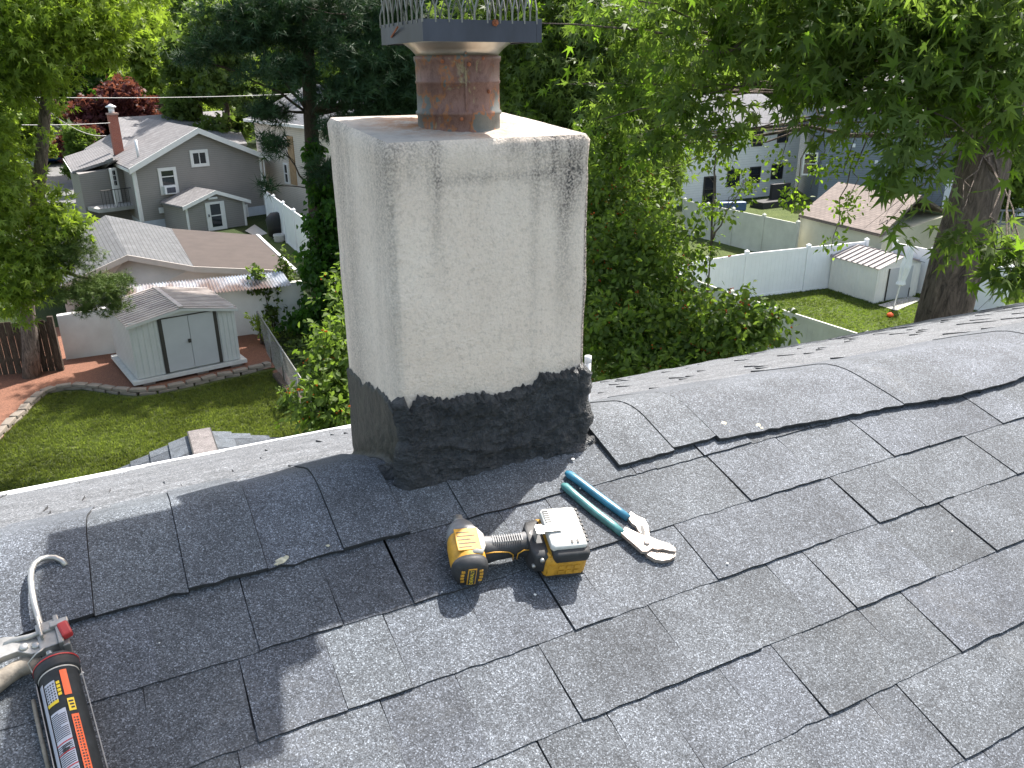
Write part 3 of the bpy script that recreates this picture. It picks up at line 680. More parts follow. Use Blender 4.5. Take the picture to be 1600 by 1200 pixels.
plate([(978, 812), (984, 803), (994, 810), (1006, 815), (1012, 826), (1014, 842), (1004, 845), (1000, 838), (996, 834), (992, 826), (986, 822)], .006, .014).build('upper_arm', M['rusty_steel'], pli, bevel=.001)
plate([(1000, 822), (1004, 820), (1008, 830), (1008, 838), (1003, 836)], .0141, .0148).build('groove', M['black'], pli)
plate([(968, 836), (976, 827), (990, 834), (1004, 840), (1016, 843), (1030, 849), (1044, 853), (1054, 860), (1055, 866), (1046, 865), (1034, 862), (1026, 863), (1018, 861), (1010, 866), (1002, 866), (990, 855), (978, 845)], .010, .0175).build('jaw', M['rusty_steel'], pli, bevel=.0012)
plate([(1000, 858), (1012, 863), (1022, 866), (1032, 868), (1046, 868), (1055, 868), (1054, 874), (1046, 879), (1034, 881), (1022, 879), (1010, 872)], .004, .0125).build('jaw', M['rusty_steel'], pli, bevel=.0012)
m = MB()
for i in range(7):
    q = rp(1026+4*i, 862.5+.5*i, .0165); m.box(q, Rv*.0015, -U3v*.004, Nv*.001)
m.build('tooth', M['black'], pli)['kind'] = 'stuff'
m = MB(); q = rp(1010, 849, .0165); m.tube([q, q+Nv*.003, q+Nv*.0045], [.0062, .006, .004], 16); m.build('pivot_bolt', M['rusty_steel'], pli, True)

# caulking gun with its tube of sealant
gun = emp('caulking_gun', rp(90, 1020), 'dirty metal caulking gun with hooked rod lying at the left edge', 'caulking gun')
TR = .0248
a0 = rp(90, 1049, .030); a1 = rp(134, 1230, .030); ad = (a1-a0).normalized()
side_v = ad.cross(Nv).normalized(); up_v = side_v.cross(ad).normalized()
if side_v.dot(Rv) < 0: side_v = -side_v
def CY(t, ang, r): return a0+ad*t+(up_v*cos(ang)+side_v*sin(ang))*r          # ang 0 = up, + = to the right
rod = [rp(x, y, w) for x, y, w in ((103, 884, .012), (97, 876, .016), (86, 871, .020), (74, 871, .022), (63, 874, .024), (54, 881, .026), (49, 892, .028), (48, 906, .03), (50, 925, .032), (54, 945, .033), (60, 965, .034), (67, 990, .034), (86, 1046, .034))]
MB().tube(rod, .0045, 10).build('rod', M['steel'], gun, True)
M['metal_bare'] = pm('dirty bare metal', (.34, .335, .32), .4, .3, 40, metal=.55, bs=.15)
def cyl_patch(t0, t1, g0, g1, r, th=.0004, n=None, m=None):
    m = m or MB(); n = n or max(2, int(abs(g1-g0)/.12)); vs = []
    for t in (t0, t1):
        for k in range(n+1): vs.append(CY(t, g0+(g1-g0)*k/n, r))
    for t in (t0, t1):
        for k in range(n+1): vs.append(CY(t, g0+(g1-g0)*k/n, r-th))
    q = n+1; fs = [(k, k+1, q+k+1, q+k) for k in range(n)]+[(2*q+k, 3*q+k, 3*q+k+1, 2*q+k+1) for k in range(n)]+[(k, 2*q+k, 2*q+k+1, k+1) for k in range(n)]+[(q+k, q+k+1, 3*q+k+1, 3*q+k) for k in range(n)]
    fs += [(0, q, 3*q, 2*q), (n, 2*q+n, 3*q+n, q+n)]
    return m.add(vs, fs)
endc = loft([(a0+ad*t, side_v, up_v, r, r) for t, r in ((-.014, .012), (-.0135, .0262), (-.010, .0280), (.008, .0283), (.009, .0272), (.010, .025))], 32, 2).build('end_plate', M['black'], gun, True)
cyl_patch(-.0075, -.0055, -1.9, 1.9, .0283+.0006).build('red_ring', M['red_ink'], endc)
# half-round cradle under the tube and side rails
cyl_patch(0, .30, 1.55, 1.75, .0282, .0012).build('rail', M['metal_bare'], gun); cyl_patch(0, .30, -1.95, -1.5, .0282, .0012).build('rail', M['metal_bare'], gun)
cyl_patch(.0, .30, 2.4, 3.9, .0282, .0012).build('cradle', M['metal_bare'], gun)
# drive housing, red thumb release, trigger and handle
def gbox(px, py, w, l, wd, h, ang=0, name='housing', mat=None, bv=.0015, parent=None):
    q = rp(px, py, w); d = (ad*cos(ang)+side_v*sin(ang)); s_ = d.cross(up_v).normalized()
    m = MB(); m.box(q-d*l/2-s_*wd/2, d*l, s_*wd, up_v*h); return m.build(name, mat or M['metal_bare'], parent or gun, bevel=bv)
gbox(79, 1008, .020, .046, .024, .026); gbox(98, 1004, .018, .052, .007, .034, name='side_plate'); gbox(69, 1000, .022, .038, .004, .034, name='side_plate')
gbox(108, 1018, .016, .018, .010, .028, name='side_plate')
M['red_plastic'] = pm('red lever plastic', (.42, .035, .035), .45, .25, 30)
gbox(103, 988, .044, .026, .014, .012, .15, 'release_lever', M['red_plastic'], .003); gbox(93, 977, .045, .010, .024, .009, 0, 'lever_tip', M['metal_bare'])
MB().tube([rp(92, 976, .047), rp(70, 986, .047), rp(45, 995, .046), rp(22, 1001, .040), rp(4, 1012, .036)], [.0045, .0035, .004, .005, .006], 8).build('trigger', M['metal_bare'], gun, True)
m = MB(); m.prism([rp(x, y, .030) for x, y in ((-20, 1012), (10, 1003), (40, 1002), (66, 1008), (70, 1024), (52, 1030), (30, 1026), (8, 1034), (-20, 1048))], Nv*.012)
m.build('trigger_arm', M['metal_bare'], gun, bevel=.001)
m = MB()
for px, py in ((38, 1012), (57, 1009)): q = rp(px, py, .041); m.tube([q, q+Nv*.003, q+Nv*.005], [.0065, .006, .004], 12)
m.build('rivet', M['steel'], gun, True)
M['dirty_grip'] = pm('sealant crusted handle', (.27, .235, .19), .75, .45, 45, bs=.5)
MB().tube([rp(62, 1040, .022), rp(46, 1038, .022), rp(28, 1045, .021), rp(8, 1058, .019), (rp(-20, 1080, .018)), rp(-60, 1120, .016)], [.010, .0135, .0125, .013, .0135, .012], 12).build('handle', M['dirty_grip'], gun, True)
MB().tube([rp(70, 1012, .05), rp(56, 1022, .05), rp(44, 1036, .04), rp(50, 1050, .03), rp(60, 1055, .028)], .0012, 6).build('wire_loop', M['steel'], gun, True)
MB().tube([rp(52, 1094, .012), rp(56, 1115, .012), rp(66, 1160, .012), rp(78, 1210, .012)], .0028, 8).build('puncture_rod', M['dirty_grip'], gun, True)
can = emp('sealant_tube', a0+ad*.1-up_v*.03, 'black tube of sealant with orange and yellow print held in the caulking gun', 'sealant tube')
ct = loft([(a0+ad*t, side_v, up_v, r, r) for t, r in ((.0105, .023), (.011, TR), (.013, TR), (.0135, TR-.0012), (.26, TR-.0012))], 40, 2)
ct.build('tube_body', M['black'], can, True)
cyl_patch(.0108, .0128, -2, 2, TR+.0004).build('rim', M['grime'], can)
M['silver_ink'] = pm('silver label', (.44, .46, .52), .4, .08, 20)
cyl_patch(.024, .25, -1.25, -.92, TR).build('label_edge', M['silver_ink'], can)
cyl_patch(.078, .25, -.80, .02, TR).build('label_panel', M['silver_ink'], can)
cyl_patch(.030, .066, -.80, -.20, TR).build('label_panel', M['silver_ink'], can)
m = MB(); rr = random.Random(4)
for j in range(58):
    t = .082+.0028*j
    if .120 < t < .128 or .158 < t < .164: continue
    cyl_patch(t, t+.0010, -.77, -.77+(.74 if j % 7 else .4), TR+.0003, n=4, m=m)
m.build('print_line', M['black'], can)['kind'] = 'stuff'
m = MB()
for j in range(7):
    for i in range(4): cyl_patch(.034+.0042*j, .036+.0042*j, -.76+.14*i, -.67+.14*i-.03*rr.random(), TR+.0003, n=2, m=m)
m.build('print_line', M['black'], can)['kind'] = 'stuff'
for t in (.1255, .140, .161): cyl_patch(t, t+.0014, -.80, .02, TR+.0005).build('red_rule', M['red_ink'], can)
m = MB()
for j in range(5):
    cyl_patch(.130+.0022*j, .1312+.0022*j, -.6+.08*rr.random(), -.1-.3*rr.random(), TR+.0006, n=4, m=m)
m.build('print_blob', M['black'], can)['kind'] = 'stuff'
cyl_patch(.018, .060, .13, .47, TR+.0002).build('orange_bar', M['orange_ink'], can)
cyl_patch(.092, .25, .20, .55, TR+.0002).build('orange_bar', M['orange_ink'], can)
cyl_patch(.066, .086, .17, .50, TR+.0002).build('yellow_badge', M['yellow_ink'], can)
m = MB()
for j in range(3): cyl_patch(.070+.005*j, .0725+.005*j, .22+.03*j, .44, TR+.0006, n=3, m=m)
m.build('badge_mark', M['black'], can)['kind'] = 'stuff'
cyl_patch(.062, .067, -.80, -.2, TR+.0006).build('yellow_rule', M['yellow_ink'], can)
m = MB()
for j in range(4): cyl_patch(.034+.0062*j, .0385+.0062*j, -.15, .02, TR+.0003, n=3, m=m)
m.build('yellow_letter', M['yellow_ink'], can)
m = MB()
for j in range(26):
    for i in range(2): cyl_patch(.097+.0042*j, .0995+.0042*j-.0008*rr.random(), .27+.13*i, .36+.13*i-.03*rr.random(), TR+.0005, n=2, m=m)
m.build('print_line', M['black'], can)['kind'] = 'stuff'

# splashes and flecks stuck on the shingles
M['splat'] = pm('dried pale sealant', (.42, .40, .30), .7, .35, 120); M['fleck'] = pm('white fleck', (.7, .7, .68), .7, .1, 50)
rr = random.Random(9)
def splat(px, py, r, mat, n=9, w=.009):
    u_, v_ = uv(px, py); m = MB(); h_ = w
    r1 = [RS(u_+r*cos(2*pi*k/n)*rr.uniform(.6, 1.2), v_+r*.8*sin(2*pi*k/n)*rr.uniform(.6, 1.2), h_) for k in range(n)]
    r2 = [p.lerp(sum(r1, Vector())/n, .45)+Nv*.0012 for p in r1]
    m.add(r1+r2, [(k, (k+1) % n, n+(k+1) % n, n+k) for k in range(n)]+[tuple(range(n, 2*n))]); return m.build('splatter', mat, house)
for a in ((440, 884, .011), (447, 879, .006), (433, 889, .005), (512, 860, .004)): splat(*a, M['splat'], w=.0125)
for a in ((1128, 668, .010), (1136, 682, .006), (1182, 671, .009), (1187, 676, .006)): splat(*a, M['splat'], w=.0150)
for a in ((127, 1058, .005), (835, 934, .003), (894, 722, .004), (932, 716, .002), (1134, 885, .003), (905, 768, .002), (1485, 835, .003), (1180, 810, .0015), (250, 1010, .0015), (690, 930, .0018)): splat(*a, M['fleck'], 7, w=.0085)
# white plastic vent pipe beyond the ridge
q = RS(*[uv(917, 575)[0]+.02, .52], 0); q = Vector(CAM+ray(918, 588)*2.15); m = MB(); m.tube([q+Vector((0, 0, -.25)), q+Vector((0, 0, .055))], .0085, 16); m.tube([q+Vector((0, 0, .040)), q+Vector((0, 0, .058))], .0095, 16)
o = m.build('vent_pipe', M['white'], None, True); offset_origin(o); tag(o, 'thin white plastic pipe standing beside the chimney, beyond the ridge', 'vent pipe')

# ------------------------------------------------------------------ neighbouring buildings
def siding(name, c, pitch=.11, dark=.62):
    m, nt, B, N, L = newmat(name); t = N('TexCoord'); sx = N('SeparateXYZ'); L(t.outputs['Object'], sx.inputs[0])
    a = N('Math'); a.operation = 'DIVIDE'; L(sx.outputs[2], a.inputs[0]); a.inputs[1].default_value = pitch
    f = N('Math'); f.operation = 'FRACT'; L(a.outputs[0], f.inputs[0])
    k = ramp(N, L, f.outputs[0], [(0, (dark,)*3), (.10, (dark,)*3), (.16, (1,)*3)])
    n = ramp(N, L, noisetex(N, L, coords(nt, N, L), .8, 5, .7), [(.3, tuple(x*.92 for x in c)), (.7, tuple(x*1.06 for x in c))])
    L(mixc(N, L, 1, n, k, 'MULTIPLY'), B.inputs['Base Color']); B.inputs['Roughness'].default_value = .55
    bump(N, L, f.outputs[0], B, .5, .02); return m
def roofmat(name, c, c2, v=.10):
    m, nt, B, N, L = newmat(name); co = coords(nt, N, L)
    br = N('TexBrick'); L(coords(nt, N, L, src='UV'), br.inputs['Vector']); br.inputs['Scale'].default_value = 1
    br.inputs['Brick Width'].default_value = .30; br.inputs['Row Height'].default_value = .14; br.inputs['Mortar Size'].default_value = .012
    br.inputs['Color1'].default_value = (*c, 1); br.inputs['Color2'].default_value = (*c2, 1); br.inputs['Mortar'].default_value = (*[x*.45 for x in c], 1); br.inputs['Mortar Smooth'].default_value = .3
    n = ramp(N, L, noisetex(N, L, co, .9, 6, .7), [(.3, (.82,)*3), (.7, (1.18,)*3)])
    L(mixc(N, L, 1, br.outputs[0], n, 'MULTIPLY'), B.inputs['Base Color']); B.inputs['Roughness'].default_value = .9; return m
M['roof_grey'] = roofmat('grey neighbour shingles', (.155, .15, .155), (.195, .19, .195)); M['roof_dark'] = roofmat('dark neighbour shingles', (.10, .105, .12), (.135, .14, .155))
M['roof_garage'] = roofmat('grey garage shingles', (.085, .09, .097), (.11, .115, .122)); M['roof_tan'] = roofmat('tan garage shingles', (.155, .125, .112), (.19, .155, .138))
M['roof_brown'] = pm('brown roll roofing', (.060, .047, .042), .95, .15, 2)
M['sid_grey'] = siding('grey clapboard', (.285, .265, .25)); M['sid_beige'] = siding('beige clapboard', (.60, .54, .47)); M['sid_white'] = siding('white clapboard', (.80, .80, .79), .16, .8); M['sid_blue'] = siding('blue grey clapboard', (.20, .235, .28), .14)
M['sid_pale'] = siding('pale blue clapboard', (.42, .47, .55)); M['gar_wall'] = pm('beige garage wall', (.42, .39, .36), .8, .1, 1.5)
M['trim'] = pm('white trim', (.72, .71, .69), .5, .05, 4); M['block'] = pm('painted block', (.48, .52, .58), .8, .08, 3); M['ww'] = pm('whitewashed wall', (.68, .67, .65), .85, .10, 1.2, c2=(.76, .76, .74))
M['brick'] = None
def brickmat():
    m, nt, B, N, L = newmat('red brick'); br = N('TexBrick'); L(coords(nt, N, L, src='UV'), br.inputs['Vector']); br.inputs['Scale'].default_value = 1
    br.inputs['Brick Width'].default_value = .2; br.inputs['Row Height'].default_value = .067; br.inputs['Mortar Size'].default_value = .006
    br.inputs['Color1'].default_value = (.26, .07, .045, 1); br.inputs['Color2'].default_value = (.33, .10, .06, 1); br.inputs['Mortar'].default_value = (.3, .2, .17, 1)
    L(br.outputs[0], B.inputs['Base Color']); B.inputs['Roughness'].default_value = .9; return m
M['brick'] = brickmat()
gm_, nt_, B_, N_, L_ = newmat('window glass'); B_.inputs['Base Color'].default_value = (.018, .022, .028, 1); B_.inputs['Roughness'].default_value = .06; B_.inputs['Specular IOR Level'].default_value = .8; M['glass'] = gm_
M['void'] = pm('dark interior', (.012, .012, .013), .9, .1, 2); M['dark_trim'] = pm('dark frame', (.03, .028, .026), .5, .1, 3)
def auto_uv(o):
    me = o.data; uvl = me.uv_layers.new(name='UVMap'); 
    for p in me.polygons:
        n = p.normal; a = Vector((-n.y, n.x, 0)); a = a.normalized() if a.length > 1e-3 else Vector((1, 0, 0)); b = n.cross(a)
        for li in p.loop_indices:
            v = me.vertices[me.loops[li].vertex_index].co; uvl.data[li].uv = (v.dot(a), v.dot(b))
    return o
def slab(name, pts, mat, parent, th=.12, up=False):
    o = MB().prism([Vector(p) for p in pts], (0, 0, -th)).build(name, mat, parent); return auto_uv(o)
class Face:                                             # a vertical wall plane: O, unit direction d, outward normal n
    def __init__(s, O, d): s.O = Vector(O); s.d = Vector(d).normalized(); n = Vector((s.d.y, -s.d.x, 0)); s.n = n if n.dot(Vector((0, 0, 0))-s.O) > 0 else -n
    def at(s, px, py):
        r = Vector(ray(px, py)); t = (s.O-Vector(CAM)).dot(s.n)/r.dot(s.n); h = Vector(CAM)+r*t; return (h-s.O).dot(s.d), h.z
    def P(s, t, z, out=0): return s.O+s.d*t+Vector((0, 0, z-s.O.z))+s.n*out
def window(face, px0, py0, px1, py1, parent, frame=None, mull=1, rail=1, fw=.09, name='window', grid=0, dims=None):
    """window between two photo points on the wall face"""
    if dims: t0, z0, t1, z1 = dims
    else:
        t0, z1 = face.at(px0, py0); t1, z0 = face.at(px1, py1)
    frame = frame or M['trim']; m = MB()
    for a, b, c, d in ((t0, z0, t1, z0+fw), (t0, z1-fw, t1, z1), (t0, z0+fw, t0+fw, z1-fw), (t1-fw, z0+fw, t1, z1-fw)):
        m.box(face.P(a, b, .002), face.d*(c-a), face.n*.06, (0, 0, d-b))
    w = m.build(name, frame, parent)
    m = MB()
    for i in range(1, mull): tt = t0+(t1-t0)*i/mull; m.box(face.P(tt-.025, z0+fw, .004), face.d*.05, face.n*.042, (0, 0, z1-z0-2*fw))
    for i in range(1, rail): zz = z0+(z1-z0)*i/rail; m.box(face.P(t0+fw, zz-.025, .006), face.d*(t1-t0-2*fw), face.n*.045, (0, 0, .05))
    for i in range(grid): zz = z0+(z1-z0)*(.5+.5*(i+1)/(grid+1)); m.box(face.P(t0+fw, zz-.01, .006), face.d*(t1-t0-2*fw), face.n*.03, (0, 0, .02))
    if m.v: m.build('sash_bar', frame, w)
    MB().box(face.P(t0+fw, z0+fw, .003), face.d*(t1-t0-2*fw), face.n*.014, (0, 0, z1-z0-2*fw)).build('pane', M['glass'], w)
    return w
def V2(az): return Vector((sin(radians(az)), cos(radians(az)), 0))

# grey clapboard house
O = Zp(224, 362); dA, gA = V2(42), V2(-34); fA = Face(O, dA); wA = fA.at(418, 336)[0]
zl = fA.at(208, 258)[1]; ta, za = fA.at(304, 202); zr_ = fA.at(414, 240)[1]; LA_ = 13.0
hA = emp('grey_house', O+dA*wA/2+gA*4, 'grey clapboard house with white trim, a red brick chimney and a small gabled entry', 'house')
fz = fA.at(240, 344)[1]
m = MB(); m.prism([fA.P(0, fz), fA.P(wA, fz), fA.P(wA, zr_), fA.P(ta, za), fA.P(0, zl)], gA*LA_); m.build('wall', M['sid_grey'], hA)
MB().prism([fA.P(.06, -.1), fA.P(wA-.06, -.1), fA.P(wA-.06, fz), fA.P(.06, fz)], gA*(LA_-.1)).build('foundation', M['block'], hA)
# main gable roof, front to back
ov = fA.n*.35; bk = gA*(LA_*1.15)
apx, le, re_ = fA.P(ta, za+.10), fA.P(-.35, zl-.12), fA.P(wA+.35, zr_-.12)
slab('roof', [le+ov, apx+ov, apx+bk, le+bk], M['roof_grey'], hA, .16); slab('roof', [apx+ov+Vector((0, 0, .002)), re_+ov, re_+bk, apx+bk], M['roof_grey'], hA, .16)
for a, b in ((le, apx), (apx, re_)):
    MB().prism([a+ov*1.02, b+ov*1.02, b+ov*1.02-Vector((0, 0, .30)), a+ov*1.02-Vector((0, 0, .30))], fA.n*.05).build('rake_board', M['trim'], hA)
for a in (le, re_): MB().box(a+ov-Vector((.03, .03, .2)), bk-ov, dA*.1, (0, 0, .14)).build('gutter', M['trim'], hA)
for t in (0, wA-.14): MB().box(fA.P(t, fz, .005), dA*.14, fA.n*.03, (0, 0, (zl if t == 0 else zr_)-fz-.02)).build('corner_board', M['trim'], hA)
MB().tube([fA.P(-.06, zl-.2, .1), fA.P(-.06, .3, .08)], .06, 8).build('downspout', M['trim'], hA)
MB().tube([fA.P(wA+.1, zr_-.3, .1), fA.P(wA+.06, .3, .08)], .05, 8).build('downspout', M['trim'], hA)
# crosswise roof behind
z2 = 5.35; pr0, pr1 = Zp(176, 184, z2), Zp(357, 172, z2); ze2 = zr_+.2
q1, q0 = Zp(386, 224, ze2), Zp(186, 238, ze2)
slab('roof', [q0, q1, pr1, pr0], M['roof_grey'], hA, .15)
dn = (pr1+pr0)/2-(q0+q1)/2; dn.z = 0
slab('roof', [pr0, pr1, pr1+dn-Vector((0, 0, z2-ze2)), pr0+dn-Vector((0, 0, z2-ze2))], M['roof_grey'], hA, .15)
fl_ = lambda p: Vector((p.x, p.y, 0))
m = MB(); c_ = [q0, q1, fl_(q1)+Vector((0, 0, 0)), fl_(q0)]; k_ = .4
i0, i1 = q0.lerp(q1, .03), q1.lerp(q0, .03); m.prism([fl_(i0)+dn*.08, fl_(i1)+dn*.08, fl_(i1)+dn*.08+Vector((0, 0, ze2-.1)), fl_(i0)+dn*.08+Vector((0, 0, ze2-.1))], dn*1.8); m.build('wall', M['sid_grey'], hA)
pt = Zp(214, 232, za-.9); MB().tube([pt-Vector((0, 0, .5)), pt+Vector((0, 0, .45))], .07, 8).build('vent_pipe', M['white'], hA, True)
# brick chimney on the left
bq = fA.O+gA*5.6-dA*1.05; cz0 = 2.2; t3 = Zp(172, 262, 0)
fB = Face(bq, dA); 
m = MB(); tb, zt_ = fB.at(169, 180); tb2, _ = fB.at(184, 180); _, zbm = fB.at(178, 262); zbm = max(.5, zbm-.8)
m.box(fB.P(tb, zbm), dA*(tb2-tb), gA*.55, (0, 0, zt_-zbm)); ch_ = auto_uv(m.build('chimney', M['brick'], hA)); 
m = MB(); m.box(fB.P(tb-.05, zt_, .05), dA*(tb2-tb+.1), gA*.65, (0, 0, .10)); m.build('chimney_top', M['brick'], ch_)
m = MB(); q = fB.P((tb+tb2)/2, zt_+.1)+gA*.27; m.tube([q, q+Vector((0, 0, .3))], .16, 12); m.tube([q+Vector((0, 0, .3)), q+Vector((0, 0, .36)), q+Vector((0, 0, .5))], [.27, .3, .02], 12); m.build('chimney_cap', M['white'], ch_, True)
# left wing: low roof, wall, porch with door
zw = fB.at(115, 268)[1]; fW = Face(fA.O+gA*3.2-dA*.02, -dA)
tW0, zW0 = fW.at(122, 268); tW1, zW1 = fW.at(165, 262); zwe = zW0
slab('roof', [Zp(100, 245, zwe-.1), Zp(113, 268, zwe-.1), Zp(180, 247, zwe+.6), Zp(158, 226, zwe+.6)], M['roof_grey'], hA, .15)
m = MB(); m.prism([fW.P(-.3, 0), fW.P(tW0, 0), fW.P(tW0, zwe-.15), fW.P(-.3, zwe+.1)], gA*4); m.build('wall', M['sid_grey'], hA)
MB().prism([Zp(98, 248, zwe+.08), Zp(112, 270, zwe-.17), Zp(112, 270, zwe-.40), Zp(98, 248, zwe-.15)], (.05, 0, 0)).build('fascia', M['trim'], hA)
MB().prism([Zp(112, 270, zwe-.17), Zp(159, 255, zwe+.08), Zp(159, 255, zwe-.14), Zp(112, 270, zwe-.4)], (0, .05, 0)).build('fascia', M['trim'], hA)
fD = Face(fW.P(0, 0, .12), -dA)
a0_, b0_ = fD.at(169, 262)[0], fD.at(191, 318)[0]
zt0, zb0 = fD.at(180, 262)[1], fD.at(184, 316)[1]
dr = MB().box(fD.P(min(a0_, b0_), zb0), -dA*abs(a0_-b0_), fD.n*.06, (0, 0, zt0-zb0)).build('door', M['trim'], hA)
tt0, tt1 = sorted((a0_, b0_)); w_ = tt1-tt0
window(fD, 0, 0, 0, 0, dr, dims=(tt0+w_*.22, zb0+(zt0-zb0)*.42, tt0+w_*.78, zb0+(zt0-zb0)*.95), mull=3, rail=3, fw=.04) if False else None
m = MB()
for i in range(2):
    for j in range(3): m.box(fD.P(tt0+w_*(.26+.26*i), zb0+(zt0-zb0)*(.50+.15*j), .062), -dA*w_*.22, fD.n*.01, (0, 0, (zt0-zb0)*.13))
m.build('pane', M['glass'], dr)
slab('roof', [Zp(150, 257, zwe+.15), Zp(158, 263, zwe-.05), Zp(190, 254, zwe), Zp(186, 246, zwe+.5), Zp(176, 246, zwe+.7)], M['roof_grey'], hA, .15)
MB().box(fD.P(tt0-.5, max(.2, zb0-.25)), -dA*(w_+2.0), fD.n*1.5, (0, 0, .2)).build('porch_floor', M['concrete'], hA)
MB().box(fD.P(tt1+.35, zb0, 1.2), -dA*.1, fD.n*.1, (0, 0, zt0-zb0+.1)).build('porch_post', M['trim'], hA)
m = MB()
for i in range(12): q = fD.P(tt0-.4+i*(w_+1.6)/11, zb0-.05, 1.45); m.tube([q, q+Vector((0, 0, .95))], .015, 4)
m.tube([fD.P(tt0-.4, zb0+.9, 1.45), fD.P(tt0-.4+w_+1.6, zb0+.9, 1.45)], .025, 6); m.build('railing', M['dark_trim'], hA)
# windows on the gable
window(fA, 295, 235, 327, 259, hA, mull=2, fw=.17)
w1 = window(fA, 245, 263, 280, 302, hA, rail=3, fw=.17)
q = fA.at(262, 296); ac = MB().box(fA.P(q[0]-.33, q[1]-.22, .02), dA*.66, fA.n*.35, (0, 0, .44)).build('air_conditioner', M['white'], hA, bevel=.02)
MB().box(fA.P(q[0]-.22, q[1]-.16, .372), dA*.5, fA.n*.01, (0, 0, .30)).build('grille', M['darksteel'], ac)
for px, py, s_ in ((248, 329, .3), (268, 325, .4)):
    q = fA.at(px, py); MB().box(fA.P(q[0], q[1]-s_/2, .01), dA*s_*.8, fA.n*.1, (0, 0, s_)).build('meter_box', M['white'], hA, bevel=.01)
window(fA, 381, 320, 389, 344, hA, fw=.1)
# gabled entry in front
oE = fA.P(fA.at(283, 345)[0], 0, 2.6); fE = Face(oE, dA); tE0, zE0 = fE.at(288, 320); tE1, zE1 = fE.at(381, 311); tEa, zEa = fE.at(333, 300); gE = -fE.n*2.58
MB().prism([fE.P(tE0, -.1), fE.P(tE1, -.1), fE.P(tE1, zE1), fE.P(tEa, zEa), fE.P(tE0, zE0)], gE).build('entry_wall', M['sid_grey'], hA)
a, b, c = fE.P(tE0-.25, zE0-.05, .25), fE.P(tEa, zEa+.12, .25), fE.P(tE1+.25, zE1-.05, .25)
slab('entry_roof', [a, b, b+gE, a+gE], M['roof_grey'], hA, .1); slab('entry_roof', [b+Vector((0, 0, .002)), c, c+gE, b+gE], M['roof_grey'], hA, .1)
for p, q in ((a, b), (b, c)): MB().prism([p+fE.n*.01, q+fE.n*.01, q-Vector((0, 0, .2))+fE.n*.01, p-Vector((0, 0, .2))+fE.n*.01], fE.n*.04).build('rake_board', M['trim'], hA)
for t in (tE0, tE1-.12): MB().box(fE.P(t, 0, .004), dA*.12, fE.n*.03, (0, 0, zE0-.2)).build('corner_board', M['trim'], hA)
x0, x1 = fE.at(321, 330)[0], fE.at(351, 330)[0]; zt1 = fE.at(335, 315)[1]
dr = MB().box(fE.P(x0, 0, .003), dA*(x1-x0), fE.n*.06, (0, 0, zt1)).build('door', M['trim'], hA)
for k in (0, 1): MB().box(fE.P(x0+(x1-x0)*.24, zt1*(.12+.42*k), .064), dA*(x1-x0)*.52, fE.n*.008, (0, 0, zt1*.38)).build('pane', M['glass'], dr)
MB().box(fE.P(x0+.1, zt1*.5, .07), dA*.05, fE.n*.05, (0, 0, .14)).build('handle', M['darksteel'], dr)
q = fE.at(330, 310); MB().box(fE.P(q[0]-.25, q[1]-.04, .02), dA*.55, fE.n*.14, (0, 0, .12)).build('entry_lamp', M['white'], hA, bevel=.03)
area('path', P((383, 362), (398, 352), (418, 366), (402, 372)), M['concrete'], .05)

# beige two-storey house farther right, behind the pine
pB0, pB1 = Zp(412, 322), Zp(500, 352); fC = Face(pB0, (pB1-pB0)); tC = (pB1-pB0).length
hB = emp('beige_house', pB0, 'beige clapboard house with dark roof partly hidden by the pine', 'house'); zC = fC.at(405, 184)[1]; zC1 = zC
MB().prism([fC.P(0, -.1), fC.P(tC*1.3, -.1), fC.P(tC*1.3, zC), fC.P(0, zC)], -fC.n*8).build('wall', M['sid_beige'], hB)
rg = fC.P(0, zC+1.9)-fC.n*4
slab('roof', [fC.P(-.4, zC-.1, .4), fC.P(tC*1.3, zC-.1, .4), rg+fC.d*tC*1.3, rg-fC.d*.4], M['roof_dark'], hB, .15)
slab('roof', [rg-fC.d*.4, rg+fC.d*tC*1.3, fC.P(tC*1.3, zC-.1, -8.4), fC.P(-.4, zC-.1, -8.4)], M['roof_dark'], hB, .15)
MB().prism([fC.P(0, zC), rg-Vector((0, 0, .1)), fC.P(0, zC, -8)], fC.d*.1).build('gable_wall', M['sid_beige'], hB)
MB().box(fC.P(-.4, zC-.25, .42), fC.d*tC*1.3, fC.n*.1, (0, 0, .16)).build('gutter', M['trim'], hB)
window(fC, 443, 254, 453, 288, hB, fw=.1, rail=2); 
MB().box(fC.P(fC.at(451, 240)[0], zC*.35, .003), fC.d*.9, fC.n*.04, (0, 0, zC*.5)).build('brick_panel', pm('tan shakes', (.33, .22, .12), .9, .2, 5), hB)
slab('lower_roof', [fC.P(-1.2, zC*.52, 1.2), fC.P(1.0, zC*.52, 1.2), fC.P(1.0, zC*.60, .0), fC.P(-1.2, zC*.60, .0)], M['roof_grey'], hB, .12)

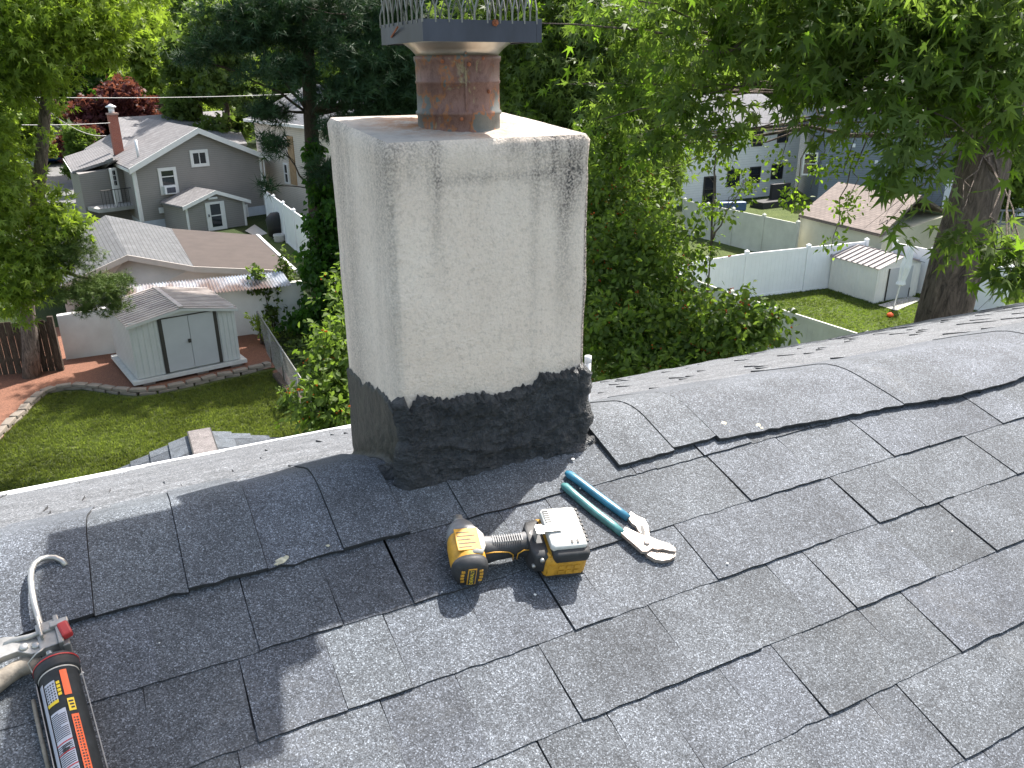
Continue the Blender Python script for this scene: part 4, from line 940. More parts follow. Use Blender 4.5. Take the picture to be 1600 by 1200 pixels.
# far garage with a parked car inside
q0, q1 = Zp(57, 262), Zp(124, 256); fG = Face(q0, q1-q0); tG = (q1-q0).length; zG = fG.at(60, 222)[1]; zGa = fG.at(84, 192)[1]
gG = emp('far_garage', q0, 'pale blue garage with its door open in the distance', 'garage')
x0, x1 = fG.at(66, 240)[0], fG.at(112, 240)[0]; zo = fG.at(90, 217)[1]
for a, b, zz in ((0, x0, zG), (x1, tG, zG)): MB().box(fG.P(a, 0), fG.d*(b-a), -fG.n*.2, (0, 0, zo)).build('front_wall', M['sid_pale'], gG)
MB().prism([fG.P(0, zo), fG.P(tG, zo), fG.P(tG, zG), fG.P(tG*.5, zGa), fG.P(0, zG)], -fG.n*.2).build('gable_wall', M['sid_pale'], gG)
for t in (0, tG-.2): MB().box(fG.P(t, 0, -.21), fG.d*.2, -fG.n*7, (0, 0, zG-.02)).build('side_wall', M['sid_pale'], gG)
MB().box(fG.P(.2, 0, -7.2), fG.d*(tG-.4), -fG.n*.2, (0, 0, zG-.02)).build('back_wall', M['void'], gG)
a, b, c = fG.P(-.4, zG-.1, .4), fG.P(tG/2, zGa+.1, .4), fG.P(tG+.4, zG-.1, .4); bk_ = -fG.n*8
slab('roof', [a, b, b+bk_, a+bk_], M['roof_tan'], gG, .12); slab('roof', [b+Vector((0, 0, .003)), c, c+bk_, b+bk_], M['roof_tan'], gG, .12)
for p, q in ((a, b), (b, c)): MB().prism([p+fG.n*.01, q+fG.n*.01, q-Vector((0, 0, .22))+fG.n*.01, p-Vector((0, 0, .22))+fG.n*.01], fG.n*.05).build('rake_board', M['trim'], gG)
M['carpaint'] = pm('blue car paint', (.03, .09, .25), .25, .05, 2, metal=.3); M['tyre'] = pm('tyre rubber', (.015, .015, .016), .9, .1, 9)
cc_ = fG.P((x0+x1)/2, .0, -1.2); car = emp('car', cc_, 'blue car parked in the mouth of the far garage', 'car'); cu, cn = fG.d, -fG.n
def carsec(y, hw, z0_, z1_): return [cc_+cu*-hw+cn*y+Vector((0, 0, z0_)), cc_+cu*hw+cn*y+Vector((0, 0, z0_)), cc_+cu*hw*.92+cn*y+Vector((0, 0, z1_)), cc_-cu*hw*.92+cn*y+Vector((0, 0, z1_))]
def carloft(secs, name, mat, par):
    m = MB(); n = 4; vs = [p for s_ in secs for p in s_]
    m.add(vs, [(j*4+k, j*4+(k+1) % 4, (j+1)*4+(k+1) % 4, (j+1)*4+k) for j in range(len(secs)-1) for k in range(4)]+[(3, 2, 1, 0), tuple(range(len(vs)-4, len(vs)))]); return m.build(name, mat, par, bevel=.06)
carloft([carsec(0, .85, .45, .85), carsec(.15, .9, .3, 1.0), carsec(4.2, .9, .3, .95), carsec(4.4, .82, .4, .75)], 'body', M['carpaint'], car)
carloft([carsec(.2, .8, .98, 1.02), carsec(.75, .72, .98, 1.5), carsec(2.3, .72, .98, 1.52), carsec(3.1, .78, .96, 1.0)], 'cabin', M['glass'], car)
for sx in (-1, 1):
    for y in (.8, 3.5): q = cc_+cu*sx*.78+cn*y+Vector((0, 0, .33)); MB().tube([q-cu*.12, q+cu*.12], .33, 16).build('wheel', M['tyre'], car)
    MB().box(cc_+cu*(sx*.72-.14)+cn*-.03+Vector((0, 0, .68)), cu*.28, cn*.08, (0, 0, .14)).build('tail_light', M['red_plastic'], car)
MB().box(cc_-cu*.26-cn*.03+Vector((0, 0, .62)), cu*.52, cn*.03, (0, 0, .12)).build('number_plate', M['yellow_ink'], car)

# long low garage with grey and brown roof
zf, zpk = 1.55, 2.3
gB = emp('long_garage', Zp(250, 540), 'long low garage with grey shingles on one half and brown roll roofing on the other', 'garage')
pk0, pk1 = Zp(199, 399, zpk), Zp(165, 336, zpk); el0, el1 = Zp(94, 447, zf), Zp(78, 390, zf); er0, er1 = Zp(303, 417, 1.95), Zp(268, 357, 1.95); br0, br1 = Zp(461, 424, 1.6), Zp(400, 367, 1.6)
slab('grey_roof', [el0, pk0, pk1, el1], M['roof_garage'], gB, .12); slab('grey_roof', [pk0+Vector((0, 0, .003)), er0, er1, pk1], M['roof_garage'], gB, .12)
slab('brown_roof', [er0+Vector((0, 0, .006)), br0, br1, er1], M['roof_brown'], gB, .12)
m = MB(); ins = lambda p, q, k=.03: p.lerp(q, k)
loop = [el0, pk0, er0, br0]; top = [p-Vector((0, 0, .13)) for p in loop]; bkv = (er1-er0)*.05
m.prism([fl_(el0)+bkv, fl_(br0)+bkv, top[3]+bkv, top[2]+bkv, top[1]+bkv, top[0]+bkv], (er1-er0)*.9); m.build('wall', M['gar_wall'], gB)
for p, q in ((el0, pk0), (pk0, er0), (er0, br0)): MB().prism([p+Vector((0, 0, .02)), q+Vector((0, 0, .02)), q-Vector((0, 0, .17)), p-Vector((0, 0, .17))], (.02, -.05, 0)).build('rake_board', M['gar_wall'], gB)
MB().prism([br0+Vector((0, 0, .03)), br1+Vector((0, 0, .03)), br1-Vector((0, 0, .12)), br0-Vector((0, 0, .12))], (.12, 0, 0)).build('metal_edge', M['white'], gB)
# whitewashed yard wall with corrugated lean-to on it
wa, wb, wc = Zp(104, 564), Zp(372, 527), Zp(480, 512)
wt = emp('yard_wall', wa, 'whitewashed wall closing the back of the yard behind the metal shed', 'wall')
fH = Face(wa, wb-wa); hz1, hz2 = fH.at(90, 497)[1], fH.at(345, 455)[1]
for a, b, z0_, z1_ in ((wa, wb, hz1, hz2+.0), (wb, wc, hz2, hz2-.05)):
    dd = (b-a); nn_ = Vector((-dd.y, dd.x, 0)).normalized(); nn_ = nn_ if nn_.y > 0 else -nn_
    MB().prism([a, b, b+Vector((0, 0, z1_)), a+Vector((0, 0, z0_))], nn_*.18).build('wall_panel', M['ww'], wt)
    MB().prism([a+Vector((0, 0, z0_+.003)), b+Vector((0, 0, z1_+.003)), b+Vector((0, 0, z1_+.06)), a+Vector((0, 0, z0_+.06))], nn_*.22).build('coping', M['trim'], wt)
ct0, ct1 = Zp(196, 447, hz2+.38), Zp(441, 424, hz2+.38); cb0, cb1 = Zp(197, 470, hz2+.1), Zp(456, 446, hz2+.1)
cr = emp('corrugated_lean_to', (cb0+cb1)/2, 'corrugated metal lean-to roof resting on the white wall', 'roof')
m = MB(); nC = 150; vs = []; 
for i in range(nC+1):
    t = i/nC; z_ = Vector((0, 0, .035*sin(i*pi/1.5))); vs += [cb0.lerp(cb1, t)+z_, ct0.lerp(ct1, t)+z_]
m.add(vs, [(2*i, 2*i+2, 2*i+3, 2*i+1) for i in range(nC)]); 
mC, ntC, BC, NC, LC = newmat('corrugated sheet'); vC_ = coords(ntC, NC, LC); LC(ramp(NC, LC, noisetex(NC, LC, vC_, .6, 4), [(.42, (.26, .20, .18)), (.55, (.50, .52, .56))]), BC.inputs['Base Color']); BC.inputs['Metallic'].default_value = .4; BC.inputs['Roughness'].default_value = .45
m.build('corrugated_sheet', mC, cr)

# ------------------------------------------------------------------ metal sheds
M['shed'] = pm('pale grey shed metal', (.46, .475, .47), .45, .06, 2); M['shed_side'] = M['shed']; M['shed_roof'] = pm('weathered shed roof', (.36, .31, .29), .55, .2, 2.2, c2=(.48, .43, .40)); M['door_metal'] = pm('grey door metal', (.40, .415, .43), .45, .05, 2)
s0, s1 = Zp(216, 594, .22), Zp(376, 561, .22); sd = emp('metal_shed', (s0+s1)/2, 'pale grey metal shed with double doors on a raised base among the mulch', 'shed')
fS = Face(Vector((s0.x, s0.y, .22)), s1-s0); tS = fS.at(376, 561)[0]; zS = (fS.at(198, 508)[1]*.5+fS.at(362, 481)[1]*.5); zSa = fS.at(282, 484)[1]+.05; tSa = fS.at(282, 484)[0]
sback = Zp(196, 565, .1); Ds = 2.6; gS = -fS.n*Ds
def ribbed(face, t0, t1, z0, zt, name, mat, par, n, depth, out=0.0, amp=.012):
    """ribbed metal sheet wall, zt a height or function of t"""
    m = MB(); vs = []; zf_ = zt if callable(zt) else (lambda t: zt)
    for i in range(n+1):
        for dt, o_ in ((0, 0), (.25, 0), (.35, amp), (.9, amp)):
            t = t0+(t1-t0)*(i+dt)/n
            if t > t1+1e-6: continue
            vs += [face.P(t, z0, out+o_), face.P(t, zf_(t), out+o_)]
    k = len(vs)//2; m.add(vs, [(2*i, 2*i+2, 2*i+3, 2*i+1) for i in range(k-1)]); return m.build(name, mat, par)
ztop = lambda t: zS+(zSa-zS)*(1-abs(t-tSa)/max(tSa, tS-tSa))-.02
MB().prism([fS.P(.02, .24, -.03), fS.P(tS-.02, .24, -.03), fS.P(tS-.02, zS-.02, -.03), fS.P(tSa, zSa-.03, -.03), fS.P(.02, zS-.02, -.03)], gS*.97).build('shell', M['shed'], sd)
dx0, dx1 = fS.at(245, 500)[0], fS.at(336, 480)[0]; zd0, zd1 = .28, fS.at(290, 489)[1]-.03
ribbed(fS, 0, dx0, .24, lambda t: min(ztop(t), zS+.02), 'front_panel', M['shed'], sd, 5, 0); ribbed(fS, dx1, tS, .24, lambda t: min(ztop(t), zS+.02), 'front_panel', M['shed'], sd, 4, 0)
MB().prism([fS.P(0, zd1, .005), fS.P(tS, zd1, .005), fS.P(tS, zS, .005), fS.P(tSa, zSa-.02, .005), fS.P(0, zS, .005)], fS.n*.02).build('gable_panel', M['shed'], sd)
fS2 = Face(fS.P(0, .22), gS); fS2.n = -fS.d
ribbed(fS2, 0, Ds, .24, zS, 'side_panel', M['shed'], sd, 12, 0); fS3 = Face(fS.P(tS, .22), gS); fS3.n = fS.d; ribbed(fS3, 0, Ds, .24, zS, 'side_panel', M['shed'], sd, 12, 0)
mid = (dx0+dx1)/2
for a, b in ((dx0+.10, mid-.006), (mid+.006, dx1-.10)): MB().box(fS.P(a, zd0, .015), fS.d*(b-a), fS.n*.02, (0, 0, zd1-zd0-.03)).build('door', M['door_metal'], sd)
for a in (dx0, dx1-.10): MB().box(fS.P(a, zd0-.02, .012), fS.d*.10, fS.n*.025, (0, 0, zd1-zd0)).build('door_jamb', M['dark_trim'], sd)
MB().box(fS.P(dx0, zd1-.03, .03), fS.d*(dx1-dx0), fS.n*.02, (0, 0, .03)).build('door_rail', M['dark_trim'], sd)
MB().box(fS.P(mid-.08, (zd0+zd1)/2-.03, .036), fS.d*.07, fS.n*.04, (0, 0, .10)).build('handle', M['dark_trim'], sd)
def shed_roof(fc, tA, t0, t1, ze, za_, depth, par, ov, nr, mat):
    for side, te in ((0, t0-.08), (1, t1+.08)):
        m = MB(); k = nr
        base = -fc.n
        for i in range(k):
            for (a, b, h) in ((0, .62, .0), (.62, 1, .03)):
                y0, y1 = -ov+(depth+2*ov)*(i+a)/k, -ov+(depth+2*ov)*(i+b)/k
                p = [fc.P(te, ze-.03)+base*y0, fc.P(tA, za_+.02)+base*y0, fc.P(tA, za_+.02)+base*y1, fc.P(te, ze-.03)+base*y1]
                up = Vector((0, 0, h+.012+.001*side)); m.hexa([x for x in p]+[x+up for x in p])
        m.build('roof_sheet', mat, par)
    MB().box(fc.P(tA-.06, za_+.03, ov), fc.d*.12, base*(depth+2*ov), (0, 0, .04)).build('ridge_strip', mat, par)
shed_roof(fS, tSa, 0, tS, zS, zSa, Ds, sd, .10, 14, M['shed_roof'])
MB().prism([fS.P(-.08, zS-.10, .11), fS.P(tSa, zSa-.06, .11), fS.P(tSa, zSa+.01, .11), fS.P(-.08, zS-.03, .11)], fS.n*.012).build('trim', M['shed'], sd); MB().prism([fS.P(tSa, zSa-.06, .11), fS.P(tS+.08, zS-.10, .11), fS.P(tS+.08, zS-.03, .11), fS.P(tSa, zSa+.01, .11)], fS.n*.012).build('trim', M['shed'], sd)
MB().box(fS.P(-.15, .12, .12), fS.d*(tS+.3), -fS.n*(Ds+.25), (0, 0, .10)).build('base_platform', pm('weathered painted boards', (.50, .50, .48), .8, .1, 5), sd)
M['block_c'] = pm('concrete block', (.26, .23, .20), .95, .2, 8)
for t in (.1, tS*.55, tS-.3):
    for y in (.05, -Ds+.2): MB().box(fS.P(t, -.02, y), fS.d*.32, -fS.n*.22, (0, 0, .138)).build('support_block', M['block_c'], sd, bevel=.02)

# white shed in the right yard
s0, s1, s2 = Zp(1364, 475), Zp(1430, 463), Zp(1294, 452)
M['shed2'] = pm('off white shed metal', (.70, .69, .65), .5, .06, 2); M['shed2_roof'] = pm('grey brown ribbed roof', (.22, .20, .20), .5, .15, 2)
sd2 = emp('small_shed', (s1+s2)/2, 'small off-white shed with grey ribbed roof in the right-hand yard', 'shed')
fT = Face(s0, s1-s0); tT = (s1-s0).length; fU = Face(s0, s2-s0); tU = (s2-s0).length; zT = fT.at(1371, 420)[1]; tTa, zTa = fT.at(1405, 403); zTa = max(zTa, zT+.28); tTa = tT/2
fT.n = Vector((-fT.d.y, fT.d.x, 0)); fT.n = fT.n if fT.n.dot(fU.d) < 0 else -fT.n
bkU = fU.d*tU
MB().prism([fT.P(0, 0, -.02), fT.P(tT, 0, -.02), fT.P(tT, zT, -.02), fT.P(tTa, zTa, -.02), fT.P(0, zT, -.02)], bkU).build('shell', M['shed2'], sd2)
ribbed(fU, 0, tU, .02, zT, 'side_panel', M['shed2'], sd2, 12, 0); ribbed(fT, 0, tT, .02, zT, 'front_panel', M['shed2'], sd2, 8, 0)
a, b = fT.at(1382, 470)[0], fT.at(1411, 462)[0]
MB().box(fT.P(tT*.24, .06, .02), fT.d*tT*.56, fT.n*.02, (0, 0, zT-.14)).build('door', M['door_metal'], sd2)
MB().box(fT.P(tT*.23, .06, .03), fT.d*.05, fT.n*.02, (0, 0, zT-.12)).build('door_jamb', M['dark_trim'], sd2)
MB().box(fT.P(tT*.52, zT*.5, .042), fT.d*.06, fT.n*.03, (0, 0, .1)).build('handle', M['dark_trim'], sd2)
MB().box(fT.P(tT*.78, .06, .03), fT.d*.05, fT.n*.02, (0, 0, .35)).build('door_jamb', M['dark_trim'], sd2)
k = 9
for te in (-.08, tT+.08):
    m = MB()
    for i in range(k):
        for (a_, b_, h) in ((0, .85, 0), (.85, 1, .05)):
            y0, y1 = -.1+(tU+.2)*(i+a_)/k, -.1+(tU+.2)*(i+b_)/k
            p = [fT.P(te, zT-.02)+fU.d*y0, fT.P(tTa, zTa+.03)+fU.d*y0, fT.P(tTa, zTa+.03)+fU.d*y1, fT.P(te, zT-.02)+fU.d*y1]; m.hexa(p+[x+Vector((0, 0, h+.02)) for x in p])
    m.build('roof_sheet', M['shed2_roof'], sd2)
area('patio_slab', P((1372, 479), (1418, 465), (1443, 469), (1400, 488)), M['concrete'], .06)
pu = Zp(1396, 481); um = emp('closed_umbrella', pu, 'closed white garden umbrella on a white pole beside the small shed', 'umbrella')
MB().tube([pu, pu+Vector((.25, .02, 2.2))], .028, 8).build('pole', M['white'], um, True)
m = MB(); n_ = 14; vs = []; pr_ = [(.85, .10), (.88, .13), (1.0, .10), (1.5, .14), (2.0, .10), (2.2, .07), (2.3, .015)]
for z, r in pr_:
    for k in range(n_): rr_ = r*(1+.35*(k % 2)); vs.append(pu+Vector((.25*z/2.2+rr_*cos(2*pi*k/n_), rr_*sin(2*pi*k/n_), z)))
m.add(vs, [(j*n_+k, j*n_+(k+1) % n_, (j+1)*n_+(k+1) % n_, (j+1)*n_+k) for j in range(len(pr_)-1) for k in range(n_)]); m.build('canopy', M['white'], um)
q = Zp(1391, 492, .1); m = MB(); vs = []
o = lathe(q, [(.001, -.1), (.09, -.05), (.12, 0), (.09, .05), (.001, .1)], 14).build('ball', M['orange_ink'], None, True); offset_origin(o); tag(o, 'orange red ball lying in the grass near the small shed', 'ball')

# ------------------------------------------------------------------ vinyl fences: posts, panels
def vfence(name, pts, label, mat, hp, step=2.4, cat='fence', group=None):
    f = emp(name, pts[0], label, cat, group)
    for a, b in zip(pts, pts[1:]):
        d = b-a; Ln = d.length; n = max(1, round(Ln/step)); d.normalize(); s_ = Vector((-d.y, d.x, 0))
        for i in range(n+1):
            if i == n and (b-pts[-1]).length > .01: continue
            p = a+d*Ln*i/n; po = MB().box(p-d*.065-s_*.065, d*.13, s_*.13, (0, 0, hp+.08)).build('post', mat, f)
            m = MB(); c4 = [p-d*.08-s_*.08, p+d*.08-s_*.08, p+d*.08+s_*.08, p-d*.08+s_*.08]; m.add([x+Vector((0, 0, hp+.082)) for x in c4]+[p+Vector((0, 0, hp+.16))], [(3, 2, 1, 0), (0, 1, 4), (1, 2, 4), (2, 3, 4), (3, 0, 4)]); m.build('post_cap', mat, po)
        for i in range(n):
            p0_, p1_ = a+d*(Ln*i/n+.066), a+d*(Ln*(i+1)/n-.066); w_ = (p1_-p0_).length
            m = MB(); nb = max(1, int(w_/.18))
            for j in range(nb): m.box(p0_+d*(w_*j/nb+.002)-s_*.018+Vector((0, 0, .12)), d*(w_/nb-.004), s_*.036, (0, 0, hp-.24))
            pn = m.build('panel', mat, f)
            MB().box(p0_-s_*.03+Vector((0, 0, .03)), d*w_, s_*.06, (0, 0, .11)).build('rail', mat, pn); MB().box(p0_-s_*.03+Vector((0, 0, hp-.12)), d*w_, s_*.06, (0, 0, .12)).build('rail', mat, pn)
    return f
def top(px, py, h): return fl_(Zp(px, py, h))
HF = 1.75
vfence('vinyl_fence', [top(1040, 416, HF), top(1167, 396, HF), top(1354, 377, HF)], 'tall bright white vinyl fence behind the small shed', M['vinyl'], HF)
vfence('vinyl_fence', [top(1399, 379, HF), top(1459, 391, HF), top(1580, 420, HF)], 'short run of white vinyl fence meeting the big maple trunk', M['vinyl'], HF)
vfence('vinyl_fence', [top(1052, 424, 1.5), top(1142, 458, 1.5), top(1354, 525, 1.5), top(1430, 549, 1.5)], 'aged cream vinyl fence running along the near side of the right yard', M['vinyl_aged'], 1.5, 2.6)
vfence('vinyl_fence', [top(1070, 313, HF), top(1146, 328, HF), top(1247, 349, HF)], 'cream vinyl fence in front of the white house', M['vinyl_aged'], HF)
vfence('vinyl_fence', [top(414, 298, 2.0), top(478, 343, 2.0), top(520, 372, 2.0)], 'white vinyl fence right of the grey house, behind the grill', M['vinyl'], 2.0, 2.6)

# ------------------------------------------------------------------ right yard houses
q0, q1 = Zp(1088, 318), Zp(1240, 302); fR = Face(q0, q1-q0); tR = (q1-q0).length; zR = fR.at(1150, 196)[1]
wh = emp('white_house', q0, 'white clapboard house with dark framed windows behind the maple leaves', 'house')
MB().prism([fR.P(-3, -.1), fR.P(tR, -.1), fR.P(tR, zR), fR.P(-3, zR)], -fR.n*9).build('wall', M['sid_white'], wh)
rg = -fR.n*4.5+Vector((0, 0, 1.8))
slab('roof', [fR.P(-3.4, zR-.1, .4), fR.P(tR+.4, zR-.1, .4), fR.P(tR+.4, zR)+rg, fR.P(-3.4, zR)+rg], M['roof_dark'], wh, .15)
slab('roof', [fR.P(-3.4, zR)+rg, fR.P(tR+.4, zR)+rg, fR.P(tR+.4, zR-.1, -9.4), fR.P(-3.4, zR-.1, -9.4)], M['roof_dark'], wh, .15)
MB().prism([fR.P(tR-.05, zR), fR.P(tR-.05, zR)+rg, fR.P(tR-.05, zR, -9)], fR.d*.05).build('gable_wall', M['sid_white'], wh)
for a in ((1137, 265, 1154, 290), (1172, 261, 1186, 285), (1206, 257, 1221, 279), (1176, 206, 1190, 228), (1216, 200, 1230, 222)): window(fR, *a, wh, frame=M['dark_trim'], rail=2, fw=.10)
window(fR, 1100, 276, 1115, 315, wh, frame=M['dark_trim'], rail=2, fw=.09, name='door')
MB().box(fR.P(fR.at(1160, 285)[0], fR.at(1160, 285)[1]-.2, .01), fR.d*.35, fR.n*.12, (0, 0, .4)).build('meter_box', M['gar_wall'], wh)
# blue-grey house
q0, q1 = Zp(1238, 318), Zp(1480, 322); fQ = Face(q0, q1-q0); tQ = (q1-q0).length; zQ = fQ.at(1280, 170)[1]
bh = emp('blue_house', q0, 'blue grey clapboard house behind the tan garage roof', 'house')
MB().prism([fQ.P(1.5, -.1), fQ.P(tQ, -.1), fQ.P(tQ, zQ), fQ.P(1.5, zQ)], -fQ.n*9).build('wall', M['sid_blue'], bh)
rg = -fQ.n*4.5+Vector((0, 0, 2))
slab('roof', [fQ.P(1.1, zQ-.1, .4), fQ.P(tQ+.4, zQ-.1, .4), fQ.P(tQ+.4, zQ)+rg, fQ.P(1.1, zQ)+rg], M['roof_grey'], bh, .15)
slab('roof', [fQ.P(1.1, zQ)+rg, fQ.P(tQ+.4, zQ)+rg, fQ.P(tQ+.4, zQ-.1, -9.4), fQ.P(1.1, zQ-.1, -9.4)], M['roof_grey'], bh, .15)
MB().prism([fQ.P(1.5, zQ), fQ.P(1.5, zQ)+rg, fQ.P(1.5, zQ, -9)], fQ.d*.05).build('gable_wall', M['sid_blue'], bh)
for px, py in ((1331, 230), (1366, 256), (1290, 262)): q = fQ.at(px, py); MB().box(fQ.P(q[0], q[1], .01), fQ.d*.18, fQ.n*.08, (0, 0, .22)).build('wall_vent', M['white'], bh)
window(fQ, 1256, 238, 1274, 274, bh, frame=M['trim'], rail=2, fw=.1)
# tan roofed garage
q0, q1, q2 = Zp(1247, 388), Zp(1375, 412), Zp(1240, 330)
tg = emp('tan_roof_garage', q0, 'low garage with tan shingled roof between the two right-hand yards', 'garage'); zt_ = Zp(1247, 388); ze = 2.0
e0, e1_, r0_, r1_ = Zp(1248, 335, ze), Zp(1378, 366, ze), Zp(1310, 284, ze+1.1), Zp(1440, 305, ze+1.1)
slab('roof', [e0, e1_, r1_, r0_], M['roof_tan'], tg, .12)
bk_ = (r0_-e0); bk2 = Vector((bk_.x, bk_.y, -1.1)); slab('roof', [r0_, r1_, r1_+bk2, r0_+bk2], M['roof_tan'], tg, .12)
i_ = bk_*.04; i_.z = 0; b2 = Vector((bk_.x, bk_.y, 0))*1.9
MB().prism([fl_(e0)+i_, fl_(e1_)+i_, fl_(e1_)+i_+Vector((0, 0, ze-.13)), fl_(e0)+i_+Vector((0, 0, ze-.13))], b2).build('wall', pm('pale garage wall', (.50, .49, .40), .8, .08, 2), tg)
MB().prism([e0+i_-Vector((0, 0, .13)), r0_-Vector((0, 0, .13)), e0+i_+b2-Vector((0, 0, .13))], (e1_-e0)*.02).build('gable_wall', M['ww'], tg)
MB().tube([e0+Vector((.02, -.05, -.15)), fl_(e0)+Vector((.02, -.05, 0))], .04, 6).build('downspout', M['dark_trim'], tg)
# garden furniture beside the white house
q = Zp(1215, 325); sf = emp('garden_sofa', q, 'black wicker garden sofa in the lawn beside the white house', 'garden sofa'); d1 = fR.d; n1 = -fR.n; M['wicker'] = pm('black wicker', (.02, .02, .021), .7, .2, 30)
MB().box(q-d1*1.3, d1*2.6, n1*1.1, (0, 0, .42)).build('seat', M['wicker'], sf, bevel=.03); MB().box(q+d1*.2+n1*.75, d1*1.6, n1*.25, (0, 0, 1.35)).build('backrest', M['wicker'], sf, bevel=.03); MB().box(q+d1*1.1+Vector((0, 0, .42)), d1*.2, n1*1.0, (0, 0, .28)).build('armrest', M['wicker'], sf, bevel=.03)
q = Zp(1143, 331); o = MB().prism([q+Vector(x) for x in ((-1, 0, 0), (1.0, .3, 0), (.9, .8, 0), (-.7, .6, 0))], (0, 0, .55)).build('storage_bin', pm('blue cover', (.05, .10, .22), .5, .3, 4), None, bevel=.08); offset_origin(o); tag(o, 'low blue covered box beside the wall of the white house', 'storage box')
a, b = Zp(1092, 362), Zp(1127, 366); fK = Face(a, b-a); Lk = (b-a).length; zk = fK.at(1100, 338)[1]
fr = emp('square_frame', a, 'black square frame goal standing in the lawn in front of the cream fence', 'goal frame')
for t, z, dt, dz_ in ((0, 0, .09, zk), (Lk-.09, 0, .09, zk), (.09, zk-.09, Lk-.18, .09), (.09, .1, Lk-.18, .07)): MB().box(fK.P(t, z), fK.d*dt, fK.n*.09, (0, 0, dz_)).build('bar', M['dark_trim'], fr)
m = MB()
for i in range(1, 4): m.box(fK.P(.09+(Lk-.18)*i/4, .1, .03), fK.d*.03, fK.n*.02, (0, 0, zk-.2))
m.box(fK.P(.09, zk*.55, .03), fK.d*(Lk-.18), fK.n*.02, (0, 0, .04)); m.build('crossbar', M['dark_trim'], fr)
# behind the trunk at the right: white pool wall, railing
q0, q1 = Zp(1470, 330), Zp(1720, 345); fP = Face(q0, q1-q0); o = MB().box(fP.P(0, 0), fP.d*(q1-q0).length, -fP.n*.2, (0, 0, fP.at(1540, 285)[1])).build('pool_wall', M['white'], None); offset_origin(o); tag(o, 'white wall seen right of the big maple trunk', 'wall')
rl = emp('stair_railing', Zp(1560, 420), 'grey metal railing right of the maple trunk', 'railing'); M['railm'] = pm('grey railing', (.20, .21, .23), .5, .1, 4)
fN = Face(Zp(1500, 425), Zp(1680, 430)-Zp(1500, 425)); t0, z0 = fN.at(1545, 328); t1, z1 = fN.at(1660, 318)
for zz in (z0, z0-.55): MB().tube([fN.P(t0-.8, zz-.02), fN.P(t1, zz)], .045, 8).build('rail', M['railm'], rl, True)
for i in range(6): tt = t0+(t1-t0)*i/5; MB().tube([fN.P(tt, 0), fN.P(tt, z0-.05)], .035, 8).build('baluster', M['railm'], rl, True)

# ------------------------------------------------------------------ left yard: grill, planters, stones, fences
q = Zp(437, 372); gr_ = emp('covered_grill', q, 'grill under a black cover beside the white vinyl fence', 'grill')
m = loft([(q+Vector((0, 0, z)), dA, fA.n, a, b) for z, a, b in ((.15, .55, .32), (.7, .60, .36), (1.0, .62, .40), (1.2, .50, .33), (1.33, .34, .22))], 20, 3).build('cover', M['wicker'], gr_, True)
for sx in (-.4, .4): MB().tube([q+dA*sx, q+dA*sx+Vector((0, 0, .16))], .04, 8).build('leg', M['darksteel'], gr_)
for (px, py), lb in (((437, 378), 'left one of two pale ribbed planters below the grill'), ((449, 376), 'right one of two pale ribbed planters below the grill')):
    q = Zp(px, py); o = lathe(q, [(.20, 0), (.27, .05), (.25, .12), (.29, .18), (.26, .25), (.30, .32), (.28, .40), (.24, .40), (.22, .1)], 18).build('planter', pm('planter', (.5, .48, .45), .8, .1, 4), None, True); offset_origin(o); tag(o, lb, 'planter', 'pale planters below the grill')
q = Zp(208, 345); o = MB().box(q, dA*.9, gA*.6, (0, 0, .75)).build('bin', pm('blue plastic', (.02, .05, .22), .5, .1, 3), None, bevel=.04); offset_origin(o); tag(o, 'blue plastic bin by the left corner of the grey house', 'bin')
q = Zp(190, 350); chh = emp('garden_chair', q, 'white plastic garden chair beside the blue bin', 'chair')
MB().box(q+Vector((0, 0, .42)), dA*.5, gA*.5, (0, 0, .04)).build('seat', M['white'], chh); MB().box(q+gA*.5+Vector((0, 0, .42)), dA*.5, gA*.04, (0, 0, .5)).build('backrest', M['white'], chh)
for a in (0, .46):
    for b in (0, .46): MB().box(q+dA*a+gA*b, dA*.04, gA*.04, (0, 0, .418)).build('leg', M['white'], chh)
path = [(-60, 745), (-30, 715), (0, 682), (14, 668), (30, 655), (50, 632), (72, 615), (100, 609), (130, 607), (160, 611), (185, 615), (210, 618), (240, 616), (265, 611), (290, 605), (320, 598), (345, 592), (375, 586), (400, 580), (428, 572)]
pp_ = [Zp(*p) for p in path]; ed = emp('stone_edging', pp_[8], 'curved low edging of grey stone blocks between lawn and mulch bed', 'garden edging')
M['stone'] = pm('edging stone', (.21, .18, .15), .95, .25, 5, bs=.5)
seg = []; 
for a, b in zip(pp_, pp_[1:]):
    n = max(1, int((b-a).length/.1))
    for i in range(n): seg.append(a.lerp(b, i/n))
acc = 0; last = seg[0]; L_ = .40; pos = [seg[0]]
for p in seg:
    if (p-pos[-1]).length >= L_+.02: pos.append(p)
protos = []
for k in range(4):
    m = MB(); s_ = [Vector((random.uniform(.9, 1.05)*x, random.uniform(.88, 1.08)*y, z*random.uniform(.93, 1.05))) for x, y, z in ((-.2, -.11, 0), (.2, -.11, 0), (.17, .11, 0), (-.17, .11, 0), (-.2, -.11, .085), (.2, -.11, .085), (.17, .10, .085), (-.17, .10, .085))]
    m.hexa(s_); o = m.build('stone', M['stone'], None, bevel=.015); protos.append(o)
used = set()
